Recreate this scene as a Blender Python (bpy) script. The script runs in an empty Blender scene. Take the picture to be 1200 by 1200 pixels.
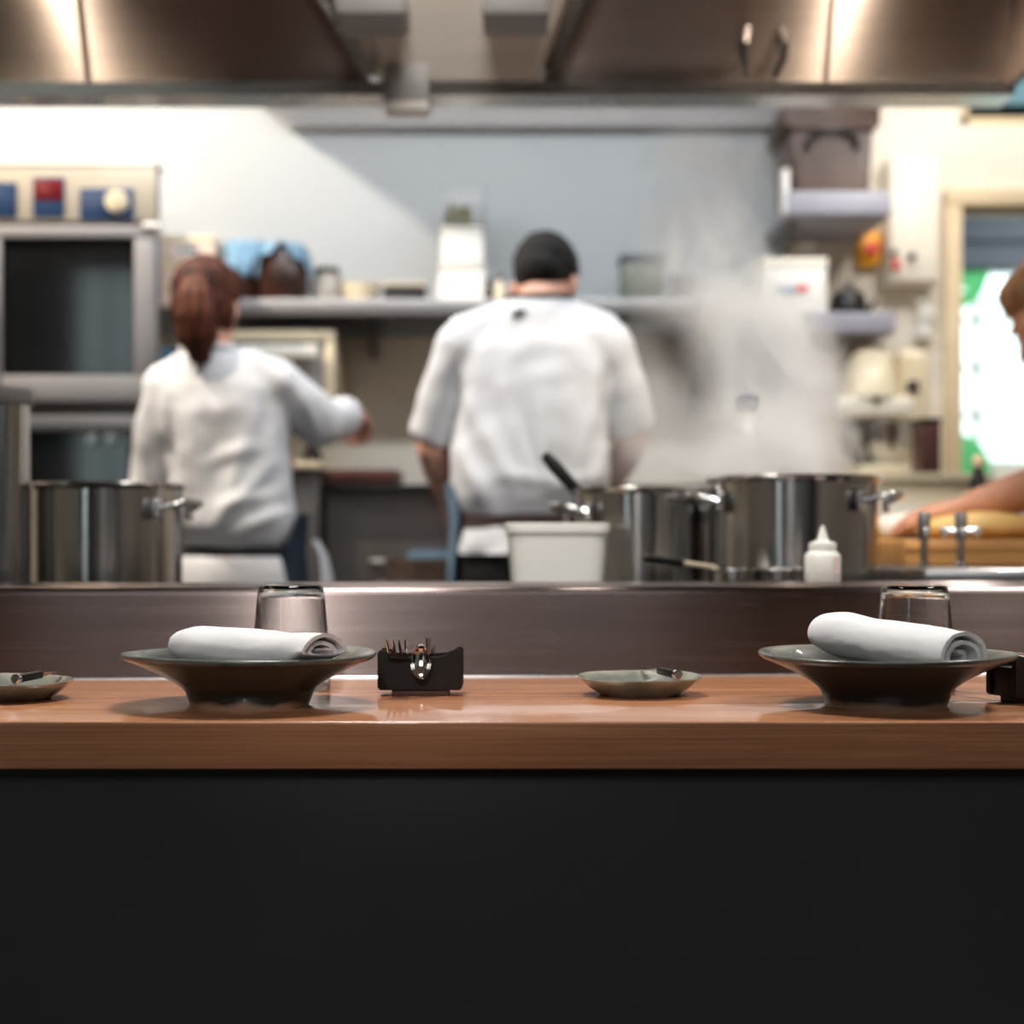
import bpy, bmesh, math, random
from mathutils import Vector, Matrix, noise, Quaternion
random.seed(7)
PI = math.pi
S = bpy.context.scene
C = S.collection

# ------------------------------------------------------------------ camera constants
F = 1930.0          # focal length for a 1200 px frame
ZC = 0.98           # camera height
HY = 635.0          # row of the horizon

def at(px, py, d):
    """point in the room seen at (px, py) at the depth d"""
    return Vector(((px - 600) * d / F, d, ZC + (HY - py) * d / F))

def V(*a): return Vector(a)

# ------------------------------------------------------------------ materials
def lin(c):
    return tuple((v / 12.92 if v <= 0.04045 else ((v + 0.055) / 1.055) ** 2.4) for v in c)

def rgb(r, g, b): return lin((r / 255, g / 255, b / 255))

MATS = {}
def mat(name, col, rough=0.5, metal=0.0, var=0.08, scale=(8, 8, 8), bump=0.0, bscale=None, coat=0.0, spec=0.5,
        aniso=0.0, sss=0.0, trans=0.0, ior=1.45, rvar=0.0, detail=4, sheen=0.0, tang=None):
    m = bpy.data.materials.new(name); m.use_nodes = True
    nt = m.node_tree; b = nt.nodes['Principled BSDF']
    N = nt.nodes.new; L = nt.links.new
    b.inputs['Roughness'].default_value = rough
    b.inputs['Metallic'].default_value = metal
    b.inputs['Specular IOR Level'].default_value = spec
    b.inputs['Coat Weight'].default_value = coat
    b.inputs['Coat Roughness'].default_value = 0.08
    b.inputs['Transmission Weight'].default_value = trans
    b.inputs['IOR'].default_value = ior
    b.inputs['Sheen Weight'].default_value = sheen
    if sss:
        b.inputs['Subsurface Weight'].default_value = sss
        b.inputs['Subsurface Radius'].default_value = (0.02, 0.008, 0.004)
        b.inputs['Subsurface Scale'].default_value = 0.3
    tc = N('ShaderNodeTexCoord'); mp = N('ShaderNodeMapping'); mp.inputs['Scale'].default_value = scale
    L(tc.outputs['Object'], mp.inputs['Vector'])
    nz = N('ShaderNodeTexNoise'); nz.inputs['Scale'].default_value = 1.0; nz.inputs['Detail'].default_value = detail
    L(mp.outputs[0], nz.inputs['Vector'])
    rp = N('ShaderNodeValToRGB')
    rp.color_ramp.elements[0].position = 0.3; rp.color_ramp.elements[1].position = 0.7
    rp.color_ramp.elements[0].color = (*[max(0, c * (1 - var)) for c in col], 1)
    rp.color_ramp.elements[1].color = (*[min(1, c * (1 + var)) for c in col], 1)
    L(nz.outputs['Fac'], rp.inputs[0]); L(rp.outputs[0], b.inputs['Base Color'])
    if rvar:
        mr = N('ShaderNodeMapRange'); mr.inputs['To Min'].default_value = max(0, rough - rvar); mr.inputs['To Max'].default_value = rough + rvar
        L(nz.outputs['Fac'], mr.inputs['Value']); L(mr.outputs[0], b.inputs['Roughness'])
    if bump:
        mp2 = N('ShaderNodeMapping'); mp2.inputs['Scale'].default_value = bscale or scale
        L(tc.outputs['Object'], mp2.inputs['Vector'])
        n2 = N('ShaderNodeTexNoise'); n2.inputs['Scale'].default_value = 1.0; n2.inputs['Detail'].default_value = 3
        L(mp2.outputs[0], n2.inputs['Vector'])
        bp = N('ShaderNodeBump'); bp.inputs['Strength'].default_value = bump; bp.inputs['Distance'].default_value = 0.002
        L(n2.outputs['Fac'], bp.inputs['Height']); L(bp.outputs[0], b.inputs['Normal'])
    if aniso:
        b.inputs['Anisotropic'].default_value = aniso
        if tang is None:
            tg = N('ShaderNodeTangent'); tg.direction_type = 'RADIAL'; tg.axis = 'Z'; b.inputs['Anisotropic Rotation'].default_value = 0.25
        else:
            tg = N('ShaderNodeCombineXYZ')
            for i in range(3): tg.inputs[i].default_value = tang[i]
        L(tg.outputs[0], b.inputs['Tangent'])
    MATS[name] = m
    return m

W = {}
W['wall'] = mat('wall_cream', rgb(238, 230, 215), 0.7, var=0.03, scale=(2, 2, 2), bump=0.1, bscale=(90, 90, 90))
W['panel'] = mat('wall_panel_grey', rgb(170, 176, 180), 0.55, var=0.03, scale=(2, 2, 2), bump=0.08, bscale=(60, 60, 60))
W['frame'] = mat('door_frame_paint', rgb(214, 194, 160), 0.5, var=0.04)
W['ceil'] = mat('ceiling_paint', rgb(190, 186, 180), 0.8, var=0.03)
W['floor'] = mat('floor_tile', rgb(70, 62, 58), 0.4, var=0.2, scale=(3, 3, 3))
W['dining'] = mat('dining_wall', rgb(70, 58, 52), 0.8, var=0.1)
W['steel'] = mat('brushed_steel', (0.56, 0.55, 0.54), 0.28, 1.0, var=0.06, scale=(6, 6, 160), rvar=0.05)
W['steel_l'] = mat('satin_steel', (0.80, 0.75, 0.69), 0.5, 0.25, var=0.05, scale=(6, 6, 60))
W['steel_h'] = mat('hood_steel', (0.36, 0.31, 0.285), 0.40, 1.0, var=0.05, scale=(2, 2, 60), rvar=0.02, aniso=0.98, tang=(0, -0.447, 0.894))
W['steel_p'] = mat('pass_steel', (0.19, 0.152, 0.143), 0.27, 1.0, var=0.08, scale=(3, 3, 90), rvar=0.02, bump=0.03, bscale=(4, 4, 500), aniso=0.97, tang=(0, 0, 1))
W['pot'] = mat('pot_steel', (0.55, 0.535, 0.52), 0.17, 1.0, var=0.05, scale=(5, 5, 120), aniso=0.8)
W['chrome'] = mat('chrome', (0.75, 0.75, 0.76), 0.06, 1.0, var=0.02)
W['cutlery'] = mat('cutlery_steel', (0.72, 0.70, 0.68), 0.1, 1.0, var=0.02)
W['steel_d'] = mat('dark_steel', (0.09, 0.08, 0.075), 0.42, 0.6, var=0.15, scale=(3, 3, 3))
W['steel_m'] = mat('appliance_steel', (0.34, 0.33, 0.33), 0.4, 0.85, var=0.06, scale=(3, 3, 40))
W['black'] = mat('black_panel', rgb(68, 68, 70), 0.5, var=0.1, scale=(2, 30, 2), spec=0.35)
W['blackp'] = mat('black_plastic', rgb(26, 25, 25), 0.38, var=0.1)
W['blackw'] = mat('black_wood', rgb(23, 20, 19), 0.45, var=0.2, scale=(12, 80, 80))
W['plasw'] = mat('white_plastic', rgb(232, 229, 222), 0.4, var=0.02)
W['plasc'] = mat('cream_enamel', rgb(222, 208, 178), 0.35, var=0.03)
W['cab'] = mat('cabinet_enamel', rgb(236, 228, 212), 0.4, var=0.02)
W['cloth'] = mat('white_cotton', rgb(206, 209, 215), 0.9, var=0.02, scale=(20, 20, 20), bump=0.25, bscale=(700, 700, 700), spec=0.2)
W['napkin'] = mat('napkin_linen', rgb(238, 237, 238), 0.95, var=0.02, scale=(30, 30, 30), bump=0.35, bscale=(900, 900, 900), spec=0.15)
W['navy'] = mat('navy_cotton', rgb(44, 54, 68), 0.9, var=0.15, scale=(12, 12, 12), spec=0.2)
W['denim'] = mat('blue_denim', rgb(98, 122, 142), 0.9, var=0.18, scale=(14, 14, 14), spec=0.2)
W['brownband'] = mat('brown_band', rgb(60, 44, 40), 0.8, var=0.15)
W['trous'] = mat('black_cotton', rgb(27, 26, 27), 0.9, var=0.15, spec=0.2)
W['shoe'] = mat('shoe_leather', rgb(24, 22, 21), 0.4, var=0.1)
W['skin'] = mat('skin', rgb(206, 156, 134), 0.5, var=0.06, scale=(18, 18, 18), sss=0.15)
W['skin2'] = mat('skin_tanned', rgb(206, 150, 122), 0.5, var=0.06, scale=(18, 18, 18), sss=0.15)
W['hair_d'] = mat('hair_dark', rgb(15, 12, 11), 0.9, var=0.3, scale=(120, 120, 15), bump=0.4, bscale=(300, 300, 40))
W['hair_r'] = mat('hair_auburn', rgb(76, 40, 27), 0.65, spec=0.25, var=0.65, scale=(70, 70, 8), bump=0.6, bscale=(260, 260, 20))
W['hair_b'] = mat('hair_brown', rgb(150, 108, 70), 0.45, var=0.35, scale=(90, 90, 10), bump=0.4, bscale=(260, 260, 25))
W['eye'] = mat('eye_white', rgb(225, 220, 214), 0.2, var=0.02)
W['iris'] = mat('iris_dark', rgb(40, 28, 20), 0.2)
W['lips'] = mat('lips', rgb(176, 100, 90), 0.5)
W['yellow'] = mat('signal_yellow', rgb(250, 178, 30), 0.4, var=0.03)
W['red'] = mat('signal_red', rgb(214, 44, 34), 0.35, var=0.05)
W['bluepanel'] = mat('blue_panel', rgb(40, 64, 96), 0.3, var=0.06)
W['darkred'] = mat('red_display', rgb(104, 24, 32), 0.2, var=0.06)
W['glassdark'] = mat('oven_glass', rgb(24, 25, 26), 0.07, var=0.2, spec=0.9)
W['grey'] = mat('grey_paint', rgb(150, 148, 148), 0.5, var=0.05)
W['bluecloth'] = mat('blue_print_cloth', rgb(122, 158, 184), 0.9, var=0.3, scale=(60, 60, 60), spec=0.2)
W['brownjar'] = mat('brown_glazed', rgb(52, 28, 19), 0.3, var=0.5, scale=(14, 14, 14))
W['shelf'] = mat('shelf_enamel', rgb(150, 148, 158), 0.45, var=0.04)
W['cabgrey'] = mat('cabinet_grey', rgb(92, 88, 86), 0.45, var=0.06)
W['teal'] = mat('teal_cloth', rgb(44, 84, 104), 0.9, var=0.2, scale=(20, 20, 20))
W['brownbox'] = mat('brown_crate', rgb(76, 55, 43), 0.4, var=0.25, scale=(10, 10, 10))
W['woodbrd'] = mat('board_wood', rgb(206, 150, 86), 0.5, var=0.18, scale=(2, 22, 40))
W['wooddark'] = mat('tray_wood', rgb(92, 58, 52), 0.45, var=0.2, scale=(4, 30, 30))
W['dough'] = mat('dough', rgb(238, 196, 122), 0.7, var=0.12, scale=(12, 12, 12), sss=0.2)
W['flour'] = mat('flour', rgb(240, 232, 220), 0.95, var=0.03)
W['herb'] = mat('herb_green', rgb(150, 148, 50), 0.7, var=0.4, scale=(40, 40, 40))
W['green'] = mat('green_enamel', rgb(84, 200, 120), 0.45, var=0.05)
W['slate'] = mat('slate_paint', rgb(84, 92, 102), 0.6, var=0.06)
W['cardp'] = mat('pale_carton', rgb(222, 200, 186), 0.7, var=0.04)
W['greyglass'] = mat('grey_jar', rgb(160, 156, 148), 0.25, var=0.08)
W['decblue'] = mat('decal_blue', rgb(110, 140, 165), 0.5)
W['ink'] = mat('dark_ink', rgb(40, 44, 44), 0.7)
W['foot'] = mat('handle_black', rgb(20, 19, 19), 0.35, var=0.1)

def ramp_wood(name, c0, c1, c2, rough=0.26, coat=0.6):
    m = bpy.data.materials.new(name); m.use_nodes = True
    nt = m.node_tree; b = nt.nodes['Principled BSDF']; N = nt.nodes.new; L = nt.links.new
    tc = N('ShaderNodeTexCoord'); mp = N('ShaderNodeMapping'); mp.inputs['Scale'].default_value = (1.1, 16, 46)
    L(tc.outputs['Object'], mp.inputs['Vector'])
    nz = N('ShaderNodeTexNoise'); nz.inputs['Scale'].default_value = 1.6; nz.inputs['Detail'].default_value = 6; nz.inputs['Distortion'].default_value = 0.6
    L(mp.outputs[0], nz.inputs['Vector'])
    wv = N('ShaderNodeTexWave'); wv.wave_type = 'BANDS'; wv.bands_direction = 'Z'
    wv.inputs['Scale'].default_value = 2.6; wv.inputs['Distortion'].default_value = 9; wv.inputs['Detail'].default_value = 3; wv.inputs['Detail Scale'].default_value = 0.9
    mp3 = N('ShaderNodeMapping'); mp3.inputs['Scale'].default_value = (0.8, 4, 26); mp3.inputs['Rotation'].default_value = (0.35, 0.04, 0)
    L(tc.outputs['Object'], mp3.inputs['Vector']); L(mp3.outputs[0], wv.inputs['Vector'])
    mx = N('ShaderNodeMix'); mx.data_type = 'FLOAT'; mx.inputs[0].default_value = 0.10
    L(nz.outputs['Fac'], mx.inputs[2]); L(wv.outputs['Fac'], mx.inputs[3])
    fi = N('ShaderNodeTexNoise'); fi.inputs['Scale'].default_value = 1; fi.inputs['Detail'].default_value = 2
    mp4 = N('ShaderNodeMapping'); mp4.inputs['Scale'].default_value = (7, 260, 420)
    L(tc.outputs['Object'], mp4.inputs['Vector']); L(mp4.outputs[0], fi.inputs['Vector'])
    mx2 = N('ShaderNodeMix'); mx2.data_type = 'FLOAT'; mx2.inputs[0].default_value = 0.32
    L(mx.outputs[0], mx2.inputs[2]); L(fi.outputs['Fac'], mx2.inputs[3])
    rp = N('ShaderNodeValToRGB'); e = rp.color_ramp.elements
    e[0].position = 0.25; e[0].color = (*c0, 1); e[1].position = 0.75; e[1].color = (*c2, 1)
    k = e.new(0.5); k.color = (*c1, 1)
    L(mx2.outputs[0], rp.inputs[0]); L(rp.outputs[0], b.inputs['Base Color'])
    b.inputs['Roughness'].default_value = rough; b.inputs['Coat Weight'].default_value = coat; b.inputs['Coat Roughness'].default_value = 0.05
    bp = N('ShaderNodeBump'); bp.inputs['Strength'].default_value = 0.05; bp.inputs['Distance'].default_value = 0.001
    L(mx2.outputs[0], bp.inputs['Height']); L(bp.outputs[0], b.inputs['Normal'])
    return m
W['wood'] = ramp_wood('varnished_wood', rgb(164, 104, 74), rgb(196, 134, 95), rgb(222, 166, 124))

def glaze(name, body, rim, footc, foot_z, rim_z, rough=0.30):
    """glazed stoneware: bare clay foot, glaze breaking lighter on the rim (heights in object space)"""
    m = bpy.data.materials.new(name); m.use_nodes = True
    nt = m.node_tree; b = nt.nodes['Principled BSDF']; N = nt.nodes.new; L = nt.links.new
    tc = N('ShaderNodeTexCoord'); sx = N('ShaderNodeSeparateXYZ'); L(tc.outputs['Object'], sx.inputs[0])
    nz = N('ShaderNodeTexNoise'); nz.inputs['Scale'].default_value = 28; nz.inputs['Detail'].default_value = 5
    L(tc.outputs['Object'], nz.inputs['Vector'])
    sc = N('ShaderNodeMath'); sc.operation = 'MULTIPLY_ADD'; sc.inputs[1].default_value = 0.018; sc.inputs[2].default_value = -0.009
    L(nz.outputs['Fac'], sc.inputs[0])
    ad = N('ShaderNodeMath'); ad.operation = 'ADD'; L(sx.outputs[2], ad.inputs[0]); L(sc.outputs[0], ad.inputs[1])
    f1 = N('ShaderNodeMapRange'); f1.inputs['From Min'].default_value = foot_z - 0.003; f1.inputs['From Max'].default_value = foot_z + 0.003
    L(ad.outputs[0], f1.inputs['Value'])
    f2 = N('ShaderNodeMapRange'); f2.inputs['From Min'].default_value = rim_z - 0.004; f2.inputs['From Max'].default_value = rim_z + 0.004
    L(ad.outputs[0], f2.inputs['Value'])
    vr = N('ShaderNodeValToRGB'); e = vr.color_ramp.elements
    e[0].position = 0.3; e[0].color = (*[c * 0.75 for c in body], 1); e[1].position = 0.72; e[1].color = (*[c * 1.35 for c in body], 1)
    L(nz.outputs['Fac'], vr.inputs[0])
    m1 = N('ShaderNodeMix'); m1.data_type = 'RGBA'; m1.inputs[6].default_value = (*footc, 1)
    L(f1.outputs[0], m1.inputs[0]); L(vr.outputs[0], m1.inputs[7])
    m2 = N('ShaderNodeMix'); m2.data_type = 'RGBA'; m2.inputs[7].default_value = (*rim, 1)
    L(f2.outputs[0], m2.inputs[0]); L(m1.outputs[2], m2.inputs[6])
    L(m2.outputs[2], b.inputs['Base Color'])
    b.inputs['Roughness'].default_value = rough
    b.inputs['Coat Weight'].default_value = 0.3
    bp = N('ShaderNodeBump'); bp.inputs['Strength'].default_value = 0.15; bp.inputs['Distance'].default_value = 0.001
    L(nz.outputs['Fac'], bp.inputs['Height']); L(bp.outputs[0], b.inputs['Normal'])
    return m
W['bowl'] = glaze('dark_green_glaze', rgb(40, 45, 45), rgb(98, 102, 95), rgb(176, 148, 126), 0.0060, 0.054)
W['dish'] = glaze('celadon_glaze', rgb(112, 116, 108), rgb(156, 152, 136), rgb(92, 74, 58), 0.001, 0.021, 0.25)

def thin_glass(name, tint=(1, 1, 1), rough=0.0, refl=1.0):
    m = bpy.data.materials.new(name); m.use_nodes = True
    nt = m.node_tree; nt.nodes.remove(nt.nodes['Principled BSDF']); N = nt.nodes.new; L = nt.links.new
    t = N('ShaderNodeBsdfTransparent'); t.inputs[0].default_value = (*tint, 1)
    g = N('ShaderNodeBsdfGlossy'); g.inputs['Roughness'].default_value = rough
    fr = N('ShaderNodeFresnel'); fr.inputs[0].default_value = 1.5
    mx = N('ShaderNodeMixShader'); L(fr.outputs[0], mx.inputs[0]); L(t.outputs[0], mx.inputs[1]); L(g.outputs[0], mx.inputs[2])
    L(mx.outputs[0], nt.nodes['Material Output'].inputs[0])
    return m
W['pane'] = thin_glass('window_glass', (0.93, 0.99, 0.97))
W['clearbox'] = thin_glass('clear_plastic', (0.93, 0.93, 0.93), 0.15)
g = bpy.data.materials.new('tumbler_glass'); g.use_nodes = True
gb = g.node_tree.nodes['Principled BSDF']; gb.inputs['Transmission Weight'].default_value = 1; gb.inputs['Roughness'].default_value = 0.0
gb.inputs['IOR'].default_value = 1.48; gb.inputs['Base Color'].default_value = (0.98, 0.99, 0.99, 1)
W['glass'] = g
def emis(name, col, s):
    m = bpy.data.materials.new(name); m.use_nodes = True; b = m.node_tree.nodes['Principled BSDF']
    b.inputs['Emission Color'].default_value = (*col, 1); b.inputs['Emission Strength'].default_value = s
    b.inputs['Base Color'].default_value = (*col, 1)
    return m
W['lampglow'] = emis('lamp_diffuser', (1.0, 0.78, 0.55), 14)
W['tubeglow'] = emis('cool_lamp_diffuser', (0.9, 0.95, 1.0), 2.0)

# ------------------------------------------------------------------ mesh helpers
def frame_of(d, up=None):
    d = d.normalized()
    u = Vector(up) if up is not None else (V(0, 0, 1) if abs(d.z) < 0.9 else V(1, 0, 0))
    x = u.cross(d)
    if x.length < 1e-6: x = V(1, 0, 0).cross(d)
    x.normalize(); y = d.cross(x)
    return x, y, d

class MB:
    def __init__(s): s.bm = bmesh.new()
    def _faces(s, fs): return [s.bm.faces.new(f) for f in fs]
    def box(s, lo, hi, bevel=0.0, seg=2, rot=None, piv=None):
        lo, hi = Vector(lo), Vector(hi)
        vs = [s.bm.verts.new((x, y, z)) for x in (lo.x, hi.x) for y in (lo.y, hi.y) for z in (lo.z, hi.z)]
        fs = [(0, 1, 3, 2), (4, 6, 7, 5), (0, 4, 5, 1), (2, 3, 7, 6), (0, 2, 6, 4), (1, 5, 7, 3)]
        f = [s.bm.faces.new([vs[i] for i in q]) for q in fs]
        new = vs
        if bevel > 0:
            ed = list({e for q in f for e in q.edges})
            r = bmesh.ops.bevel(s.bm, geom=ed, offset=bevel, segments=seg, profile=0.5, affect='EDGES')
            new = list({v for v in r['verts']} | {v for v in vs if v.is_valid})
        if rot is not None:
            c = Vector(piv) if piv is not None else (lo + hi) / 2
            bmesh.ops.transform(s.bm, matrix=Matrix.Translation(c) @ rot.to_4x4() @ Matrix.Translation(-c), verts=[v for v in new if v.is_valid])
        return s
    def cbox(s, c, size, **k):
        c, z = Vector(c), Vector(size) / 2
        return s.box(c - z, c + z, **k)
    def prism(s, poly, axis, a, b):
        """poly in the other two axes (in order), extruded from a to b along axis"""
        def mk(p, t):
            return {'x': (t, p[0], p[1]), 'y': (p[0], t, p[1]), 'z': (p[0], p[1], t)}[axis]
        A = [s.bm.verts.new(mk(p, a)) for p in poly]; B = [s.bm.verts.new(mk(p, b)) for p in poly]
        n = len(poly)
        s.bm.faces.new(A[::-1]); s.bm.faces.new(B)
        for i in range(n): s.bm.faces.new([A[i], A[(i + 1) % n], B[(i + 1) % n], B[i]])
        return s
    def loft(s, rings, cap=(True, True), closed=True):
        R = [[s.bm.verts.new(p) for p in r] for r in rings]
        n = len(R[0])
        for a, b in zip(R, R[1:]):
            for i in range(n if closed else n - 1):
                s.bm.faces.new([a[i], a[(i + 1) % n], b[(i + 1) % n], b[i]])
        if cap[0] and closed: s.bm.faces.new(R[0][::-1])
        if cap[1] and closed: s.bm.faces.new(R[-1])
        return s
    def tube(s, pts, r, seg=12, cap=True, closed=False, flat=1.0, up=None):
        pts = [Vector(p) for p in pts]; n = len(pts)
        rs = r if isinstance(r, (list, tuple)) else [r] * n
        rings = []; px = None
        for i, p in enumerate(pts):
            if closed: d = pts[(i + 1) % n] - pts[i - 1]
            else: d = pts[min(i + 1, n - 1)] - pts[max(i - 1, 0)]
            d.normalize()
            if px is None: x, y, _ = frame_of(d, up)
            else:
                x = px - d * px.dot(d); x.normalize(); y = d.cross(x)
            px = x
            rings.append([p + (x * math.cos(2 * PI * k / seg) + y * math.sin(2 * PI * k / seg) * flat) * rs[i] for k in range(seg)])
        if closed:
            rings.append(rings[0])
            return s.loft(rings, (False, False))
        return s.loft(rings, (cap, cap))
    def cyl(s, p0, p1, r0, r1=None, seg=24): return s.tube([p0, p1], [r0, r0 if r1 is None else r1], seg)
    def lathe(s, prof, c=(0, 0, 0), seg=48, sx=1.0, sy=1.0):
        c = Vector(c); rings = []
        for (r, z) in prof:
            if r < 1e-6: rings.append([c + V(0, 0, z)])
            else: rings.append([c + V(r * sx * math.cos(2 * PI * k / seg), r * sy * math.sin(2 * PI * k / seg), z) for k in range(seg)])
        R = [[s.bm.verts.new(p) for p in q] for q in rings]
        for a, b in zip(R, R[1:]):
            for i in range(seg):
                j = (i + 1) % seg
                if len(a) == 1 and len(b) == 1: continue
                if len(a) == 1: s.bm.faces.new([a[0], b[j], b[i]])
                elif len(b) == 1: s.bm.faces.new([a[i], a[j], b[0]])
                else: s.bm.faces.new([a[i], a[j], b[j], b[i]])
        return s
    def ell(s, c, r, rot=None, sub=3):
        r = Vector((r, r, r)) if isinstance(r, (int, float)) else Vector(r)
        M = Matrix.Translation(Vector(c)) @ (rot.to_4x4() if rot is not None else Matrix.Identity(4)) @ Matrix.Diagonal((*r, 1))
        bmesh.ops.create_icosphere(s.bm, subdivisions=sub, radius=1, matrix=M)
        return s
    def xform(s, M):
        bmesh.ops.transform(s.bm, matrix=M, verts=s.bm.verts[:]); return s
    def limb(s, pts, rs, seg=14, flat=1.0):
        s.tube(pts, list(rs), seg, flat=flat)
        for p, r in zip(pts, rs): s.ell(p, r * 0.99, sub=2)
        return s
    def build(s, name, m, parent=None, world=True, sharp=38, smooth=True):
        bmesh.ops.recalc_face_normals(s.bm, faces=s.bm.faces[:])
        if parent is not None and world:
            o, t = parent, Vector((0, 0, 0))
            while o is not None: t += o.location; o = o.parent
            bmesh.ops.translate(s.bm, vec=-t, verts=s.bm.verts[:])
        a = math.radians(sharp)
        for f in s.bm.faces: f.smooth = smooth
        for e in s.bm.edges:
            if len(e.link_faces) == 2 and e.calc_face_angle(0) > a: e.smooth = False
        me = bpy.data.meshes.new(name); s.bm.to_mesh(me); s.bm.free()
        o = bpy.data.objects.new(name, me); C.objects.link(o)
        me.materials.append(m)
        if parent is not None: o.parent = parent
        return o
    def organic(s, name, m, parent=None, voxel=0.007, smooth=4, disp=None, world=True, sub=0):
        """fuse overlapping pieces into one continuous surface"""
        bmesh.ops.recalc_face_normals(s.bm, faces=s.bm.faces[:])
        me = bpy.data.meshes.new('tmp'); s.bm.to_mesh(me); s.bm.free()
        o = bpy.data.objects.new('tmp', me); C.objects.link(o)
        r = o.modifiers.new('r', 'REMESH'); r.mode = 'VOXEL'; r.voxel_size = voxel
        if smooth:
            k = o.modifiers.new('s', 'SMOOTH'); k.iterations = smooth; k.factor = 0.5
        dg = bpy.context.evaluated_depsgraph_get(); dg.update()
        me2 = bpy.data.meshes.new_from_object(o.evaluated_get(dg))
        bpy.data.objects.remove(o); bpy.data.meshes.remove(me)
        bm = bmesh.new(); bm.from_mesh(me2); bpy.data.meshes.remove(me2)
        seen, best = set(), []
        for v0 in bm.verts:                     # keep the outer surface only
            if v0 in seen: continue
            st, isl = [v0], []; seen.add(v0)
            while st:
                v = st.pop(); isl.append(v)
                for e in v.link_edges:
                    w = e.other_vert(v)
                    if w not in seen: seen.add(w); st.append(w)
            if len(isl) > len(best): best = isl
        keep = set(best)
        bmesh.ops.delete(bm, geom=[v for v in bm.verts if v not in keep], context='VERTS')
        bm.normal_update()
        if disp:
            off = [(v, v.normal.copy() * disp(v.co, v.normal)) for v in bm.verts]
            for v, d in off: v.co += d
        t = MB(); t.bm.free(); t.bm = bm
        return t.build(name, m, parent, world=world, sharp=80)

def thing(name, label, cat, loc=(0, 0, 0), rz=0.0, group=None):
    o = bpy.data.objects.new(name, None); C.objects.link(o)
    o.empty_display_size = 0.05
    o.location = loc; o.rotation_euler = (0, 0, rz)
    return tag(o, label, cat, group)
def tag(o, label, cat, group=None):
    o['label'] = label; o['category'] = cat
    if group: o['group'] = group
    return o
def struct(o): o['kind'] = 'structure'; return o
def dup(root, loc, rz, label, group=None):
    r = root.copy(); C.objects.link(r); r.location = loc; r.rotation_euler = (0, 0, rz); r['label'] = label
    if group: r['group'] = group
    for ch in list(root.children):
        c = ch.copy(); C.objects.link(c); c.parent = r
        for gch in ch.children:
            d = gch.copy(); C.objects.link(d); d.parent = c
    return r
def ncl(p, sc, seed=0.0): return noise.noise(Vector(p) * sc + V(seed, seed * 1.7, -seed))
def RZ(a): return Matrix.Rotation(a, 3, 'Z')
def RX(a): return Matrix.Rotation(a, 3, 'X')
def RY(a): return Matrix.Rotation(a, 3, 'Y')

# ================================================================== SETTING
CEIL = 3.2
def wall(name, lo, hi, m): return struct(MB().box(lo, hi).build(name, m))
struct(MB().box((-3.7, -3.2, -0.1), (3.4, 8.0, 0.0)).build('floor', W['floor']))
struct(MB().box((-3.7, -3.2, CEIL), (3.4, 5.1, CEIL + 0.1)).build('ceiling', W['ceil']))
wall('wall_left', (-3.7, -3.1, 0), (-3.6, 5.1, CEIL), W['wall'])
wall('wall_right', (2.6, -3.1, 0), (2.7, 5.0, CEIL), W['wall'])
b = MB(); b.box((-3.7, -3.2, 0), (-3.06, -3.1, CEIL)); b.box((-2.58, -3.2, 0), (2.7, -3.1, CEIL)); b.box((-3.06, -3.2, 0), (-2.58, -3.1, 0.9)); b.box((-3.06, -3.2, 2.9), (-2.58, -3.1, CEIL))
struct(b.build('wall_front', W['dining']))
b = MB()
for x in (-3.06, -2.835, -2.61): b.box((x, -3.17, 0.9), (x + 0.03, -3.13, 2.9))
for z in (0.9, 2.1, 2.87): b.box((-3.06, -3.17, z), (-2.58, -3.13, z + 0.03))
w3 = struct(b.build('window_3', W['plasw']))
MB().box((-3.06, -3.153, 0.9), (-2.58, -3.147, 2.9)).build('pane', W['pane'], w3)
# back wall with door opening and the window strip above it
WY = 5.0
DX0, DX1, DZ = 1.36, 2.26, 1.995
TZ0, TZ1 = 2.245, 2.62
b = MB()
b.box((-3.7, WY, 0), (DX0, WY + 0.1, CEIL))
b.box((DX1, WY, 0), (2.7, WY + 0.1, CEIL))
b.box((DX0, WY, DZ), (DX1, WY + 0.1, TZ0))
b.box((DX0, WY, TZ1), (DX1, WY + 0.1, CEIL))
struct(b.build('wall_back', W['wall']))
# grey splash panel on the back wall, right edge beside the side shelves
struct(MB().box((-3.59, WY - 0.025, 1.60), (0.815, WY, 2.488)).build('trim_1', W['panel']))
struct(MB().box((-3.59, WY - 0.025, 0.3), (0.815, WY, 1.599)).build('trim_6', W['wall']))
# steel trunking along the wall above, with a slanted left end
struct(MB().prism([(-0.775, 2.36), (-0.76, 2.30), (-0.66, 2.216), (0.80, 2.216), (0.80, 2.36)], 'y', WY - 0.11, WY - 0.026).build('trim_2', W['grey']))
# unseen bulkhead added behind the hood; its edge shades the back wall
struct(MB().prism([(-1.02, 2.49), (0.80, 2.49), (0.80, 2.40), (0.86, 2.40), (0.86, CEIL - 0.001), (-1.02, CEIL - 0.001)], 'y', 3.9, WY - 0.112).build('shade_bulkhead', W['ceil']))
struct(MB().box((0.79, 4.60, 2.20), (0.86, WY - 0.112, 2.399)).build('light_baffle', W['ceil']))  # unseen baffle added to keep right-hand lamplight off the grey panel
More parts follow.
